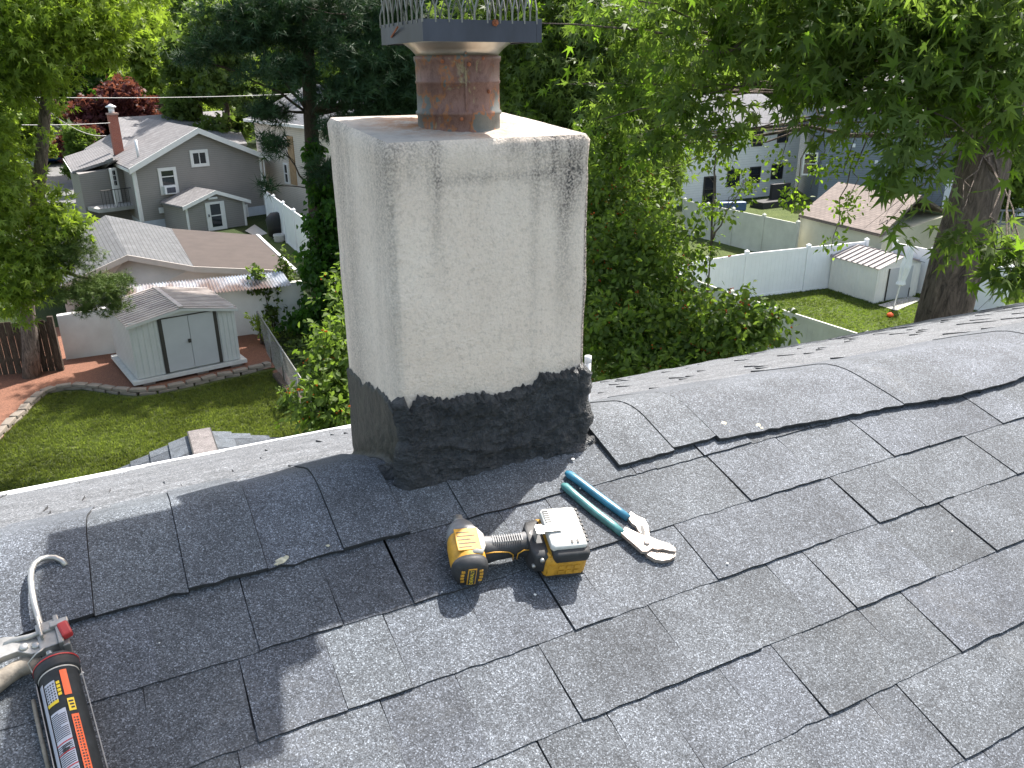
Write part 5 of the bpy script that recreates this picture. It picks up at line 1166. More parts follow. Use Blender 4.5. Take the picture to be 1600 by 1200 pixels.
for lay in (0, 1):
    for i, (a, b) in enumerate(zip(pos, pos[1:])):
        if lay: a, b = a.lerp(b, .5), b.lerp(pos[min(i+2, len(pos)-1)], .5)
        if (b-a).length < .2: continue
        k = random.randrange(4); o = protos[k] if k not in used else protos[k].copy()
        if k in used: COL.objects.link(o)
        used.add(k); o.parent = ed; o.location = (a+b)/2+Vector((0, 0, .01+.087*lay))-ed.location
        o.rotation_euler = (random.gauss(0, .03), random.gauss(0, .03), math.atan2(b.y-a.y, b.x-a.x)+random.gauss(0, .05)); o.scale = ((b-a).length/.42, 1, 1)
for k in range(4):
    if k not in used: bpy.data.objects.remove(protos[k])
# wooden board fence
a, b = Zp(-150, 600), Zp(96, 580); fF = Face(a, b-a); Lf = (b-a).length; hf = fF.at(20, 506)[1]
M['wood'] = barkmat('weathered fence boards', (.035, .025, .018), (.11, .08, .058))
wf = emp('board_fence', a, 'dark weathered wooden board fence at the left edge behind the tree trunk', 'fence')
t = 0
while t < Lf-.05:
    w_ = random.uniform(.14, .19); MB().box(fF.P(t, .03, random.uniform(0, .01)), fF.d*(w_-.012), fF.n*.022, (0, 0, hf+random.gauss(0, .03))).build('board', M['wood'], wf); t += w_
for zz in (.4, hf-.35): MB().box(fF.P(0, zz, -.06), fF.d*Lf, fF.n*.05, (0, 0, .09)).build('rail', M['wood'], wf)
MB().box(fF.P(Lf-.05, 0, -.03), fF.d*.14, fF.n*.12, (0, 0, hf+.15)).build('post', M['wood'], wf)
# chain link fence
a, b = top(402, 487, 1.1), top(520, 668, 1.1); b2_ = top(500, 498, 1.25)
cf = emp('chain_link_fence', a, 'rusty chain link fence between the lawn and the overgrown strip', 'fence')
d = b-a; n = 5
for i in range(n+1): p = a.lerp(b, i/n); MB().tube([p, p+Vector((0, 0, 1.12))], .03, 8).build('post', M['rail_r'] if 'rail_r' in M else M['galv'], cf, True)
MB().tube([a+Vector((0, 0, 1.1)), b+Vector((0, 0, 1.1))], .022, 8).build('top_rail', M['galv'], cf, True)
m = MB(); L_ = d.length; du = d.normalized(); s_ = .14; k = 0
while k*s_ < L_+1.1:
    for sg in (1, -1):
        x0 = k*s_-(1.1 if sg > 0 else 0); x1 = x0+1.1; 
        p, q = (a+du*x0, a+du*x1+Vector((0, 0, 1.08))) if sg > 0 else (a+du*x0+Vector((0, 0, 1.08)), a+du*x1)
        if x0 < 0 or x1 > L_: continue
        m.tube([p, q], .0045, 3, cap=False)
    k += 1
m.build('wire_mesh', M['galv'], cf)['kind'] = 'stuff'
a, b = Zp(432, 590), Zp(512, 690); m = MB(); dd = (b-a).normalized(); ss_ = Vector((-dd.y, dd.x, 0)); m.box(a-ss_*.1, b-a, ss_*.2, (0, 0, .16)); o = m.build('timber_border', M['wood'], None, bevel=.02); offset_origin(o); tag(o, 'long weathered timber along the right side of the lawn', 'timber border')

# lower roof of the house showing past the eave
zr2 = 3.1; lr = emp('porch_roof', Zp(312, 690, zr2), 'small lower shingled roof with a wide ridge strip below the eave', 'roof')
a0_, a1_ = Zp(290, 682, zr2), Zp(334, 674, zr2); c0_ = (a0_+a1_)/2; back = Vector((c0_.x, c0_.y, 0)).normalized()*-1; rdv = (a1_-a0_).normalized(); bdir = Vector((rdv.y, -rdv.x, 0)); bdir = bdir if bdir.dot(back) > 0 else -bdir
sl_ = Zp(150, 752, zr2-.62); sr_ = Zp(520, 690, zr2-.62)
PSM = [shingle_mat('porch shingles', c_, 300, True) for c_ in ((.060, .070, .085), (.080, .092, .11), (.10, .115, .135))]
for (e, s_, nm) in ((a0_, -rdv, 'l'), (a1_, rdv, 'r')):
    W2 = 2.4; drop = .80; rn = random.Random(5)
    for j in range(9):
        t0, t1 = j/9, (j+1)/9+.03; y = -.05
        while y < 3.0:
            wd = rn.uniform(.16, .34); h = .008+rn.random()*.012
            p = [c0_+s_*(.10+W2*t0)+bdir*y+Vector((0, 0, -drop*t0+.004)), c0_+s_*(.10+W2*t0)+bdir*(y+wd-.006)+Vector((0, 0, -drop*t0+.004)), c0_+s_*(.10+W2*t1)+bdir*(y+wd-.006)+Vector((0, 0, -drop*t1+.022+h)), c0_+s_*(.10+W2*t1)+bdir*y+Vector((0, 0, -drop*t1+.022+h))]
            o = MB().prism(p, (0, 0, -.012)).build('shingle', PSM[rn.randrange(3)], lr); y += wd
    MB().prism([c0_+s_*.1+Vector((0, 0, -.02)), c0_+s_*(W2+.1)+Vector((0, 0, -drop-.02)), c0_+s_*(W2+.1)+Vector((0, 0, -drop-.05)), c0_+s_*.1+Vector((0, 0, -.15))], bdir*3.2).build('deck', M['edge'], lr)
rcp = MB(); rcp.box(c0_-rdv*.15-bdir*.06+Vector((0, 0, .03)), rdv*.3, bdir*3.2, (0, 0, .02)); rcp.build('ridge_strip', shingle_mat('brown grey ridge strip', (.17, .155, .155), 300, True), lr)
for sg in (-1, 1): MB().box(c0_+rdv*(sg*.155)-rdv*.012-bdir*.065+Vector((0, 0, .0)), rdv*.024, bdir*3.2, (0, 0, .045)).build('strip_edge', M['dark_trim'], lr)
MB().box(fl_(c0_)-rdv*1.7+bdir*.3, rdv*3.4, bdir*3.0, (0, 0, zr2-.75)).build('wall', M['siding_own'], lr)
# overhead wires
def wire(px, py, D0, qx, qy, D1, sagm, label):
    a, b = Dp(px, py, D0), Dp(qx, qy, D1); pts = [a.lerp(b, i/24)-Vector((0, 0, sagm*4*(i/24)*(1-i/24))) for i in range(25)]
    o = MB().tube(pts, .018, 5).build('overhead_wire', pm('wire', (.35, .35, .35), .6, .05, 3), None); tag(o, label, 'wire', 'overhead wires'); return o
wire(-60, 150, 44, 470, 146, 52, .15, 'topmost overhead wire crossing above the grey house'); wire(-60, 192, 46, 172, 192, 50, .1, 'overhead wire ending at the brick chimney of the grey house')
wire(52, 152, 45, 166, 212, 48, .5, 'slanting service wire dropping toward the brick chimney')

# ------------------------------------------------------------------ foliage
def star(lobes):                                        # lobed leaf, base at the origin, pointing along +y, slightly cupped
    pts = []
    for a, r in lobes: pts.append((r*sin(radians(a)), .12+r*cos(radians(a)), -.22*r*r))
    return [(0, .12, .03)]+pts, [(0, i+1, i+2) for i in range(len(pts)-1)]
T = {
 'maple': star([(-150, .08), (-108, .45), (-82, .20), (-46, .86), (-24, .30), (0, 1.05), (24, .30), (46, .86), (82, .20), (108, .45), (150, .08)]),
 'oval': ([(0, 0, 0), (.26, .38, .05), (.20, .75, .0), (0, 1.0, -.10), (-.20, .75, .0), (-.26, .38, .05), (0, .5, -.03)], [(0, 1, 6), (1, 2, 6), (2, 3, 6), (3, 4, 6), (4, 5, 6), (5, 0, 6)]),
 'heart': ([(0, .05, 0), (.38, -.02, .05), (.45, .35, .06), (0, 1.0, -.14), (-.45, .35, .06), (-.38, -.02, .05)], [(0, 1, 2), (0, 2, 3), (0, 3, 4), (0, 4, 5)]),
 'quad': ([(0, 0, 0), (.42, .45, .06), (0, 1, -.1), (-.42, .45, .06)], [(0, 1, 2), (0, 2, 3)]),
 'clump': ([(0, 0, 0), (.5, -.1, .1), (.35, .45, 0), (.8, .8, -.1), (.1, .7, .12), (-.2, 1.05, -.1), (-.3, .5, .1), (-.85, .55, -.1), (-.4, 0, .08)], [(0, 1, 2), (0, 2, 4), (2, 3, 4), (0, 4, 6), (4, 5, 6), (0, 6, 8), (6, 7, 8)]),
}
def needle_tuft():
    vs = []; fs = []
    for k in range(9):
        a = k*2.4; e = -.1+.25*(k % 4); d = np.array([cos(a)*.9*cos(e), .35+sin(a)*.75*cos(e), sin(e)*.9]); s_ = np.cross(d, [.2, .3, 1]); s_ /= np.linalg.norm(s_); i = len(vs)
        vs += [tuple(s_*.045), tuple(-s_*.045), tuple(d)]; fs.append((i, i+1, i+2))
    return vs, fs
T['needle'] = needle_tuft()
def foliage(name, parent, pos, direc, size, tint, tmpl, mat, rng, upb=.5, kind='stuff'):
    """pos (n,3), direc (n,3) leaf tip direction, size (n,), tint (n,3)"""
    tv, tf = T[tmpl]; tv = np.array(tv, float); tf = np.array(tf); n = len(pos); k = len(tv)
    D = direc/np.linalg.norm(direc, axis=1, keepdims=True)
    up = np.array([0, 0, 1.])*upb+rng.normal(0, .45, (n, 3)); X = np.cross(D, up); X /= np.linalg.norm(X, axis=1, keepdims=True)+1e-9; Z = np.cross(X, D)
    V = pos[:, None, :]+size[:, None, None]*(tv[None, :, 0:1]*X[:, None, :]+tv[None, :, 1:2]*D[:, None, :]+tv[None, :, 2:3]*Z[:, None, :])
    Fc = (tf[None, :, :]+(np.arange(n)*k)[:, None, None]).reshape(-1, 3)
    me = bpy.data.meshes.new(name); me.vertices.add(n*k); me.vertices.foreach_set('co', V.reshape(-1)); nf = len(Fc)
    me.loops.add(nf*3); me.loops.foreach_set('vertex_index', Fc.reshape(-1).astype(np.int32)); me.polygons.add(nf)
    me.polygons.foreach_set('loop_start', np.arange(0, nf*3, 3, dtype=np.int32)); me.polygons.foreach_set('loop_total', np.full(nf, 3, dtype=np.int32)); me.update(calc_edges=True)
    ca = me.color_attributes.new('tint', 'FLOAT_COLOR', 'POINT'); c = np.ones((n, k, 4)); c[:, :, :3] = tint[:, None, :]; ca.data.foreach_set('color', c.reshape(-1))
    me.materials.append(mat); o = bpy.data.objects.new(name, me); COL.objects.link(o)
    if kind: o['kind'] = kind
    if parent is not None: o.parent = parent; me.transform(Matrix.Translation(-parent.location))
    return o
def sprays(rng, blobs, nspray, per, size, cols, spread=.5, droop=.35, tips=0, tipcol=(.16, .26, .03), outb=.5, shell=.55):
    """blobs: (centre, rx, ry, rz, weight). Leaves radiate round twig ends; cols two tints"""
    w = np.array([b[4] if len(b) > 4 else (b[1]*b[2]*b[3])**(2/3.) for b in blobs]); w = w/w.sum(); idx = rng.choice(len(blobs), nspray, p=w)
    C = np.array([list(b[0]) for b in blobs])[idx]; Rr = np.array([[b[1], b[2], b[3]] for b in blobs])[idx]
    d = rng.normal(0, 1, (nspray, 3)); d /= np.linalg.norm(d, axis=1, keepdims=True); r = rng.random((nspray, 1))**shell
    # uneven outline: radius scaled by lumps
    lump = 1+.22*np.sin(d[:, 0:1]*7+idx[:, None])*np.cos(d[:, 1:2]*6+2*idx[:, None])+.15*np.sin(d[:, 2:3]*11+idx[:, None])
    S_ = C+d*Rr*r*lump
    axis = d*outb+rng.normal(0, .5, (nspray, 3)); axis[:, 2] -= droop*.4; axis /= np.linalg.norm(axis, axis=1, keepdims=True)
    pos = np.repeat(S_, per, 0); ax_ = np.repeat(axis, per, 0); n = len(pos)
    rad = rng.normal(0, 1, (n, 3)); rad /= np.linalg.norm(rad, axis=1, keepdims=True)
    t = rng.random((n, 1)); pos = pos+ax_*(t-.6)*spread*size*3+rad*size*spread*.7
    D = ax_*.5+rad*.9; D[:, 2] -= droop
    sz = size*rng.uniform(.65, 1.2, n); a, b = np.array(cols[0]), np.array(cols[1])
    mixr = np.repeat(rng.random((nspray, 1)), per, 0)*.6+rng.random((n, 1))*.4; col = a*(1-mixr)+b*mixr; col *= rng.uniform(.8, 1.2, (n, 1))
    if tips:
        tp = np.repeat(rng.random(nspray) < tips, per)&(t[:, 0] > .6); col[tp] = np.array(tipcol)*rng.uniform(.8, 1.1, (tp.sum(), 1))
    return pos, D, sz, col
def limb_mesh(segs, name, mat, parent, n=9, kind=None):
    m = MB()
    for pts, rs in segs: m.tube(pts, rs, n)
    o = m.build(name, mat, parent, True)
    if kind: o['kind'] = kind
    return o
def curve(a, b, sagv, n=7, wob=.0, rn=random):
    pts = []
    for i in range(n): t = i/(n-1); pts.append(a.lerp(b, t)+Vector((rn.gauss(0, wob), rn.gauss(0, wob), rn.gauss(0, wob)+sagv*4*t*(1-t)))*(1 if 0 < i < n-1 else 0))
    return pts
def tree(name, label, base, toppt, r0, r1, blobs, nspray, per, size, cols, tmpl='quad', mat='leaf', bark='bark', seed=1, group=None, trunkpts=None, twigs=2, cat='tree', branch_r=.3, low=.34, **kw):
    rng = np.random.default_rng(seed); rn = random.Random(seed); base = Vector(base); t = emp(name, base, label, cat, group)
    tp = trunkpts or curve(base, Vector(toppt), 0, 8, r0*.25, rn); k = len(tp)
    limb_mesh([(tp, [r0+(r1-r0)*i/(k-1) for i in range(k)])], 'trunk', M[bark], t, 14)
    segs = []; lo_ = int(k*low)
    for b in blobs:
        c = Vector(b[0]); z = c.z-b[3]*.5; cand = min(tp[lo_:], key=lambda p: abs(p.z-(z-.6))+.0*(p-c).length); rb = max(.012, r1*branch_r*min(1, max(b[1], b[3])/1.2))
        pts = curve(cand, c, .15*(c-cand).length*.3, 7, .05*(c-cand).length*.4, rn); segs.append((pts, [rb*(1-.8*i/6) for i in range(7)]))
        for _ in range(twigs):
            e = c+Vector((rn.gauss(0, b[1]*.45), rn.gauss(0, b[2]*.45), rn.gauss(0, b[3]*.45))); segs.append((curve(pts[rn.randint(3, 6)], e, .03, 5, .03, rn), [rb*.35*(1-.75*i/4) for i in range(5)]))
    limb_mesh(segs, 'branches', M[bark], t, 6, 'stuff')
    pos, D, sz, col = sprays(rng, [tuple([list(b[0])]+list(b[1:])) for b in blobs], nspray, per, size, cols, **kw)
    foliage('crown', t, pos, D, sz, col, tmpl, M[mat], rng); return t
DK = ((.052, .085, .024), (.125, .175, .050)); MD = ((.065, .105, .026), (.15, .215, .050)); BR = ((.10, .15, .028), (.21, .28, .05))
def B(px, py, dist, rx, rz, ry=None, w=None):
    c = Dp(px, py, dist); return (c, rx, ry or rx, rz) if w is None else (c, rx, ry or rx, rz, w)

# big maple at the right
bpt = Dp(1462, 560, 11.0); tb = Vector((bpt.x, bpt.y, 0))
tpts = [Vector((tb.x-.1, tb.y, -.2)), Dp(1440, 660, 10.9), Dp(1470, 510, 11.0), Dp(1497, 400, 11.0), Dp(1528, 300, 11.05), Dp(1548, 210, 11.1), Dp(1572, 120, 11.2), Dp(1590, 20, 11.3), Dp(1600, -90, 11.4)]
mb = [B(1010, 40, 10.5, 1.1, .7), B(1120, 50, 9.5, 1.0, .6), B(1230, 40, 9, 1.0, .6), B(1340, 50, 8.5, .9, .6), B(1460, 40, 8.5, 1.0, .7), B(1570, 50, 9, 1.0, .7), B(1090, 150, 9.5, .7, .30), B(990, 150, 10.5, .8, .5), B(1290, 140, 8.6, .6, .30),
      B(1400, 150, 8.2, .6, .42), B(1490, 140, 8.4, .6, .45), B(1565, 170, 8.8, .6, .4), B(1425, 230, 7.8, .30, .34), B(1450, 305, 7.6, .22, .20), B(1395, 262, 7.8, .16, .22), B(1590, 220, 8.4, .35, .25), B(1555, 390, 8.6, .40, .20), B(1590, 430, 8.6, .4, .22), B(1490, 372, 8.3, .2, .10), B(1585, 480, 8.8, .3, .10), B(1140, 205, 9.2, .35, .14), B(1050, 220, 9.8, .55, .28), B(1300, 215, 8.8, .3, .10), B(960, 230, 11, .7, .6),
      B(1150, -60, 9, 1.6, .6), B(1400, -60, 8.6, 1.6, .6), B(1560, -30, 9, 1.3, .6), B(1385, 350, 7.7, .14, .06, w=.02), B(1235, 150, 9, .3, .14, w=.06)]
tree('maple_tree', 'huge maple with furrowed trunk behind the ridge, its lobed leaves filling the upper right', tb, tpts[-1], .345, .23, mb, 1600, 7, .145, ((.06, .10, .026), (.14, .20, .052)), 'maple', seed=21, trunkpts=tpts, twigs=4, droop=.55, tips=.35, tipcol=(.13, .22, .03), spread=.75, shell=.6, branch_r=.28, low=.62)
# loose yellow-green sapling sprays in front of the right-hand yard
sb = Dp(1116, 600, 9.4); sblobs = [B(1118, 250, 9.6, .3, .25, w=1), B(1120, 330, 9.5, .28, .25, w=.8), B(1160, 290, 9.5, .22, .2, w=.5), B(1105, 400, 9.2, .2, .2, w=.4)]
tree('young_tree', 'slender young tree with sparse yellow green leaves in front of the white house', (sb.x, sb.y, 0), Dp(1118, 240, 9.5), .02, .007, sblobs, 90, 6, .065, ((.09, .15, .02), (.17, .25, .035)), 'oval', seed=22, twigs=3, spread=1.0, branch_r=.6)
mt_ = COL.objects['maple_tree']; rg_ = np.random.default_rng(222); hbl = [B(1320, 250, 8.8, .25, .16, w=1), B(1270, 270, 8.8, .22, .2, w=.8), B(1330, 320, 8.8, .2, .18, w=.6), B(1240, 310, 9, .16, .16, w=.4), B(1215, 250, 9.2, .2, .2, w=.6), B(1300, 380, 8.8, .2, .1, w=.3)]
pos, D, sz, col = sprays(rg_, [tuple([list(b[0])]+list(b[1:])) for b in hbl], 85, 6, .06, ((.10, .17, .02), (.19, .28, .04)), droop=.3, spread=1.0); foliage('hanging_leaves', mt_, pos, D, sz, col, 'oval', M['leaf'], rg_)
rn_ = random.Random(3); m = MB()
for b in hbl: m.tube(curve(Vector(b[0])+Vector((.15, .1, .9)), Vector(b[0])-Vector((0, 0, b[3]*.8)), 0, 7, .03, rn_), [.008*(1-.11*i) for i in range(7)], 5)
for a_, b_ in (((1500, 110, 10.8), (1275, 95, 9)), ((1275, 95, 9), (1215, 75, 9)), ((1275, 95, 9), (1320, 140, 8.6)), ((1215, 75, 9), (1100, 80, 9.3)), ((1540, 200, 11), (1390, 160, 8.6)), ((1560, 150, 11), (1480, 90, 9))): m.tube(curve(Dp(*a_), Dp(*b_), .05, 8, .05, rn_), [.035*(1-.08*i) for i in range(8)], 7)
t2 = m.build('hanging_twigs', M['bark'], mt_, True); t2['kind'] = 'stuff'
# berry bush / small tree right of the chimney
bb = [B(950, 420, 9.5, .9, .8), B(1010, 400, 9.5, .8, .7), B(960, 520, 8.5, .8, .6), B(1040, 500, 8.6, .8, .55), B(1110, 520, 8.2, .6, .35), B(1170, 520, 8.0, .45, .25), B(1000, 570, 8, .9, .4), B(1090, 560, 7.9, .7, .25), B(1050, 455, 9, .3, .2), B(1205, 500, 8, .2, .14), B(940, 320, 10.5, .9, .8), B(1000, 330, 10.5, .5, .5), B(880, 470, 9.5, .9, .9), B(1150, 480, 8.2, .3, .2)]
t_ = tree('berry_tree', 'bushy tree with small leaves and reddish berries rising beyond the ridge right of the chimney', (2.2, 8.3, 0), Dp(1000, 480, 9), .12, .05, bb, 3600, 7, .085, MD, 'oval', seed=23, twigs=5, droop=.4, tips=.25, tipcol=(.13, .21, .03), spread=.8)
rng = np.random.default_rng(5); pos, D, sz, col = sprays(rng, [tuple([list(b[0])]+list(b[1:])) for b in bb], 380, 3, .022, ((.32, .06, .02), (.45, .14, .03)), spread=1.5, shell=.35)
T['berry'] = ([(0, -.5, 0), (.5, 0, 0), (0, 0, .5), (-.5, 0, 0), (0, 0, -.5), (0, .5, 0)], [(0, 1, 2), (0, 2, 3), (0, 3, 4), (0, 4, 1), (5, 2, 1), (5, 3, 2), (5, 4, 3), (5, 1, 4)])
foliage('berries', t_, pos, D, sz, col, 'berry', M['splat'] if False else M['leaf'], rng)
# leafy tree left of the chimney
bl = [B(540, 560, 8, .45, .45), B(520, 620, 7.6, .45, .35), B(560, 650, 7.4, .45, .30), B(575, 520, 8.5, .5, .5), B(500, 650, 7.6, .3, .14), B(560, 450, 9.5, .35, .4), B(600, 600, 8, .6, .6)]
tree('berry_tree', 'bushy tree with small leaves and orange berries rising beyond the eave left of the chimney', (-1.6, 7.6, 0), Dp(560, 560, 8), .10, .04, bl, 1500, 7, .085, MD, 'oval', seed=24, twigs=4, droop=.4, tips=.2, tipcol=(.12, .19, .03), spread=.8)
pos, D, sz, col = sprays(rng, [tuple([list(b[0])]+list(b[1:])) for b in bl], 130, 3, .022, ((.36, .09, .02), (.48, .18, .03)), spread=1.5, shell=.3); foliage('berries', COL.objects['berry_tree.001'] if 'berry_tree.001' in COL.objects else t_, pos, D, sz, col, 'berry', M['leaf'], rng)
# darker maple behind the chimney
md = [B(830, 60, 15, 1.8, 1.6), B(930, 60, 14, 1.5, 1.3), B(860, 180, 14, 1.5, 1.3), B(960, 170, 13.5, 1.2, 1.1), B(900, 280, 14, 1.3, 1.2), B(1000, 240, 13.5, 1.0, .9), B(980, 330, 13, .8, .8), B(790, 150, 16, 1.6, 1.8), B(880, -30, 15, 2.0, 1.2), B(1020, -10, 14, 1.5, 1.1), B(900, 400, 13, 1.2, 1.2), B(1010, 290, 13.5, .5, .45)]
tree('maple_tree', 'dense dark green maple standing right behind the stucco chimney', (2.6, 14.5, 0), Dp(890, 0, 14), .28, .08, md, 3600, 7, .15, DK, 'maple', seed=25, twigs=3, tips=.12, droop=.5, spread=.8, bark='bark_dark')
# left maple, bright
lm = [B(30, 40, 20, 1.9, 1.3), B(120, 30, 20, 1.2, .9), B(165, 60, 20, .5, .6, w=.8), B(40, 120, 20, .8, .6), B(-40, 190, 19.5, .7, 1.1), B(75, 335, 19, .7, .40), B(0, 300, 19, .8, .9), B(30, 400, 19, .9, .8), B(105, 350, 18.8, .35, .35), B(20, 460, 19, .7, .6), B(70, -60, 20, 3.0, 1.3), B(-60, 250, 20, 1.6, 3.0), B(70, 415, 19, .5, .4), B(15, 120, 20, .5, .5)]
lb = Zp(50, 590); lpt = [lb, Zp(46, 540, .8) if False else Dp(48, 540, (lb.xy).length), Dp(42, 480, lb.xy.length), Dp(45, 400, lb.xy.length-.3), Dp(60, 300, 20.5), Dp(70, 180, 20.5), Dp(80, 60, 20.5)]
lt = tree('maple_tree', 'bright green maple at the left edge in front of the wooden board fence', lb, lpt[-1], .24, .09, lm, 3400, 7, .16, BR, 'maple', seed=26, trunkpts=lpt, twigs=3, droop=.4, tips=.25, tipcol=(.22, .30, .04), spread=.8, bark='bark')
rngn = np.random.default_rng(77); nb_ = [B(120, 455, 19, .75, .22), B(165, 445, 18.8, .6, .25), B(180, 470, 18.8, .35, .30), B(140, 480, 18.9, .4, .2), B(105, 395, 19, .6, .5)]
pos, D, sz, col = sprays(rngn, [tuple([list(b[0])]+list(b[1:])) for b in nb_], 700, 8, .10, ((.05, .085, .02), (.11, .16, .04)), droop=.5, spread=.7); 
hb = emp('hemlock_bough', Dp(60, 470, 19.5), 'feathery evergreen bough reaching over the metal shed roof from the left', 'branch'); foliage('needles', hb, pos, D, sz, col, 'needle', M['needle'], rngn)
limb_mesh([(curve(Dp(48, 430, 20), Dp(185, 455, 18.8), .2, 8, .03), [.06*(1-.1*i) for i in range(8)])], 'limb', M['bark_dark'], hb, 7)
# white pine behind, with dark drooping boughs
pdist = 27.
pp = [Vector((Dp(505, 520, pdist).x, Dp(505, 520, pdist).y, 0)), Dp(500, 420, pdist), Dp(492, 300, pdist), Dp(485, 180, pdist), Dp(480, 60, pdist), Dp(478, -60, pdist)]
pb = [B(350, 70, 27, 1.2, .25), B(410, 50, 27, 1.5, .4), B(520, 60, 27, 2.0, .6), B(590, 90, 26, 1.6, .6), B(430, 110, 26, 1.4, .35), B(540, 140, 26, 1.6, .5), B(420, 175, 26.5, .9, .3), B(560, 200, 26, 1.4, .6), B(450, 0, 27, 2.2, .6), B(600, 20, 27, 2.0, .8), B(430, 225, 26, .55, .25), B(520, 265, 25.8, .8, .4), B(630, 150, 27, 1.8, 1.2), B(305, 90, 27, .7, .12), B(415, 290, 25.5, .35, .1, w=.1), B(395, 15, 27, 1.4, .3), B(700, 60, 28, 2.4, 2.2), B(750, 150, 28, 2, 2)]
tree('pine_tree', 'tall dark pine with drooping needle boughs left of the chimney', pp[0], pp[-1], .30, .16, pb, 1900, 10, .30, ((.018, .044, .022), (.04, .08, .034)), 'needle', 'needle', 'bark_dark', seed=27, trunkpts=pp, twigs=4, spread=.6, droop=.15, branch_r=.5)
# ivy climbing the pine
iv = [B(500, 300, 26.4, .45, .6), B(505, 360, 26.2, .65, .8), B(500, 420, 26, .8, .8), B(510, 480, 25.8, .9, .7), B(540, 400, 26, .9, 1.2), B(540, 500, 25.6, 1.1, .8), B(490, 240, 26.5, .3, .5), B(540, 320, 26, .9, 1.0), B(470, 500, 25, .5, .35)]
rg_ = np.random.default_rng(31); pos, D, sz, col = sprays(rg_, [tuple([list(b[0])]+list(b[1:])) for b in iv], 1500, 6, .17, ((.018, .055, .010), (.05, .12, .018)), droop=.8, spread=.8)
iv_ = emp('ivy', pp[0]+Vector((.3, -1, 0)), 'glossy green ivy wrapped round the lower trunk of the dark pine', 'ivy'); foliage('leaves', iv_, pos, D, sz, col, 'heart', M['leaf'], rg_)
limb_mesh([(curve(pp[0]+Vector((.3, -.6, 0)), pp[2]+Vector((0, -.4, 0)), 0, 7, .1), .05)], 'stem', M['bark_dark'], iv_, 6)
# shrubs at the whitewashed wall and the overgrown strip
def shrub(name, label, px, py, w, h, n, size, cols, tmpl='oval', seed=1, cat='shrub', group=None, parts=3):
    b = Zp(px, py); rn = random.Random(seed); bl_ = [(b+Vector((rn.gauss(0, w*.25), rn.gauss(0, w*.2), h*(.35+.55*i/max(1, parts-1)))), w*.5, w*.45, h*.33) for i in range(parts)]
    rng = np.random.default_rng(seed); t = emp(name, b, label, cat, group)
    limb_mesh([(curve(b, Vector(x[0])+Vector((0, 0, x[3]*.6)), 0, 5, .02, rn), [.02*(1-.15*i) for i in range(5)]) for x in bl_], 'stems', M['bark_dark'], t, 5, 'stuff')
    pos, D, sz, col = sprays(rng, [(list(x[0]), x[1], x[2], x[3]) for x in bl_], n, 6, size, cols, droop=.3); foliage('leaves', t, pos, D, sz, col, tmpl, M['leaf'], rng); return t
shrub('shrub', 'upright leafy vine against the white wall, nearest the chain link fence', 428, 520, .7, 2.0, 110, .14, DK, 'heart', 41); shrub('shrub', 'narrow leafy vine against the white wall beside the ivy', 458, 508, .6, 2.2, 100, .14, DK, 'heart', 42)
shrub('shrub', 'straggly green shrub growing through the corner of the chain link fence', 412, 540, .5, 1.0, 80, .12, BR, 'oval', 43); shrub('shrub', 'green weeds at the near end of the timber border', 455, 640, .6, .5, 60, .10, MD, 'oval', 44)
rg_ = np.random.default_rng(55); gp = []
for _ in range(2600):
    a = rg_.random(); p = Zp(425+105*a+rg_.random()*(60+40*a), 530+150*a-rg_.random()*60*(1-a)); gp.append([p.x, p.y, rg_.random()*.3])
gp = np.array(gp); D = rg_.normal(0, 1, gp.shape); D[:, 2] = abs(D[:, 2])*.4; o = foliage('ground_cover', None, gp, D, rg_.uniform(.08, .16, len(gp)), np.array(DK[0])+(np.array(DK[1])-np.array(DK[0]))*rg_.random((len(gp), 1)), 'heart', M['leaf'], rg_)
tag(o, 'dark leafy ground cover in the overgrown strip beyond the chain link fence', 'ground cover')
# grass blades on the lawns (short tufts)
def tufts(name, label, poly, n, h, cols, seed):
    rg = np.random.default_rng(seed); P_ = np.array([[p.x, p.y] for p in poly]); lo, hi = P_.min(0), P_.max(0); q = lo+(hi-lo)*rg.random((n, 2)); ins = np.zeros(n, bool); j = len(P_)-1
    for i in range(len(P_)):
        a, b = P_[i], P_[j]; c = ((a[1] > q[:, 1]) != (b[1] > q[:, 1])) & (q[:, 0] < (b[0]-a[0])*(q[:, 1]-a[1])/(b[1]-a[1]+1e-12)+a[0]); ins ^= c; j = i
    q = q[ins]; k = len(q); pos = np.c_[q, np.full(k, .02)]; D = rg.normal(0, .45, (k, 3)); D[:, 2] = 1
    sh = .75+.5*np.array([noise.noise(Vector((x*.8, y*.8, 1.))) for x, y in q])[:, None]; r_ = rg.random((k, 1)); col = (np.array(cols[0])*(1-r_)+np.array(cols[1])*r_)*np.clip(sh+.2, .6, 1.4)
    T['blade'] = ([(-.5, 0, 0), (.1, 0, .1), (-.35, .9, .1), (.3, 0, 0), (.6, .05, 0), (.55, 1, -.15), (0, 0, .3), (.15, .1, .3), (.0, .8, .5)], [(0, 1, 2), (3, 4, 5), (6, 7, 8)])
    o = foliage(name, None, pos, D, rg.uniform(.6, 1.2, k)*h, col, 'blade', M['leaf'], rg); tag(o, label, 'grass'); return o
tufts('grass', 'mown grass of the curved lawn below the metal shed', P((-100, 760), (0, 690), (40, 645), (75, 617), (130, 613), (210, 624), (290, 612), (340, 600), (425, 580), (500, 680), (560, 760), (300, 1000), (-200, 1000)), 90000, .07, ((.075, .098, .028), (.135, .165, .048)), 61)
tufts('grass', 'mown grass of the right-hand yard round the small shed', P((1090, 490), (1161, 458), (1290, 442), (1366, 476), (1440, 455), (1600, 470), (1700, 620), (1150, 620)), 50000, .07, ((.075, .108, .028), (.125, .165, .046)), 62)

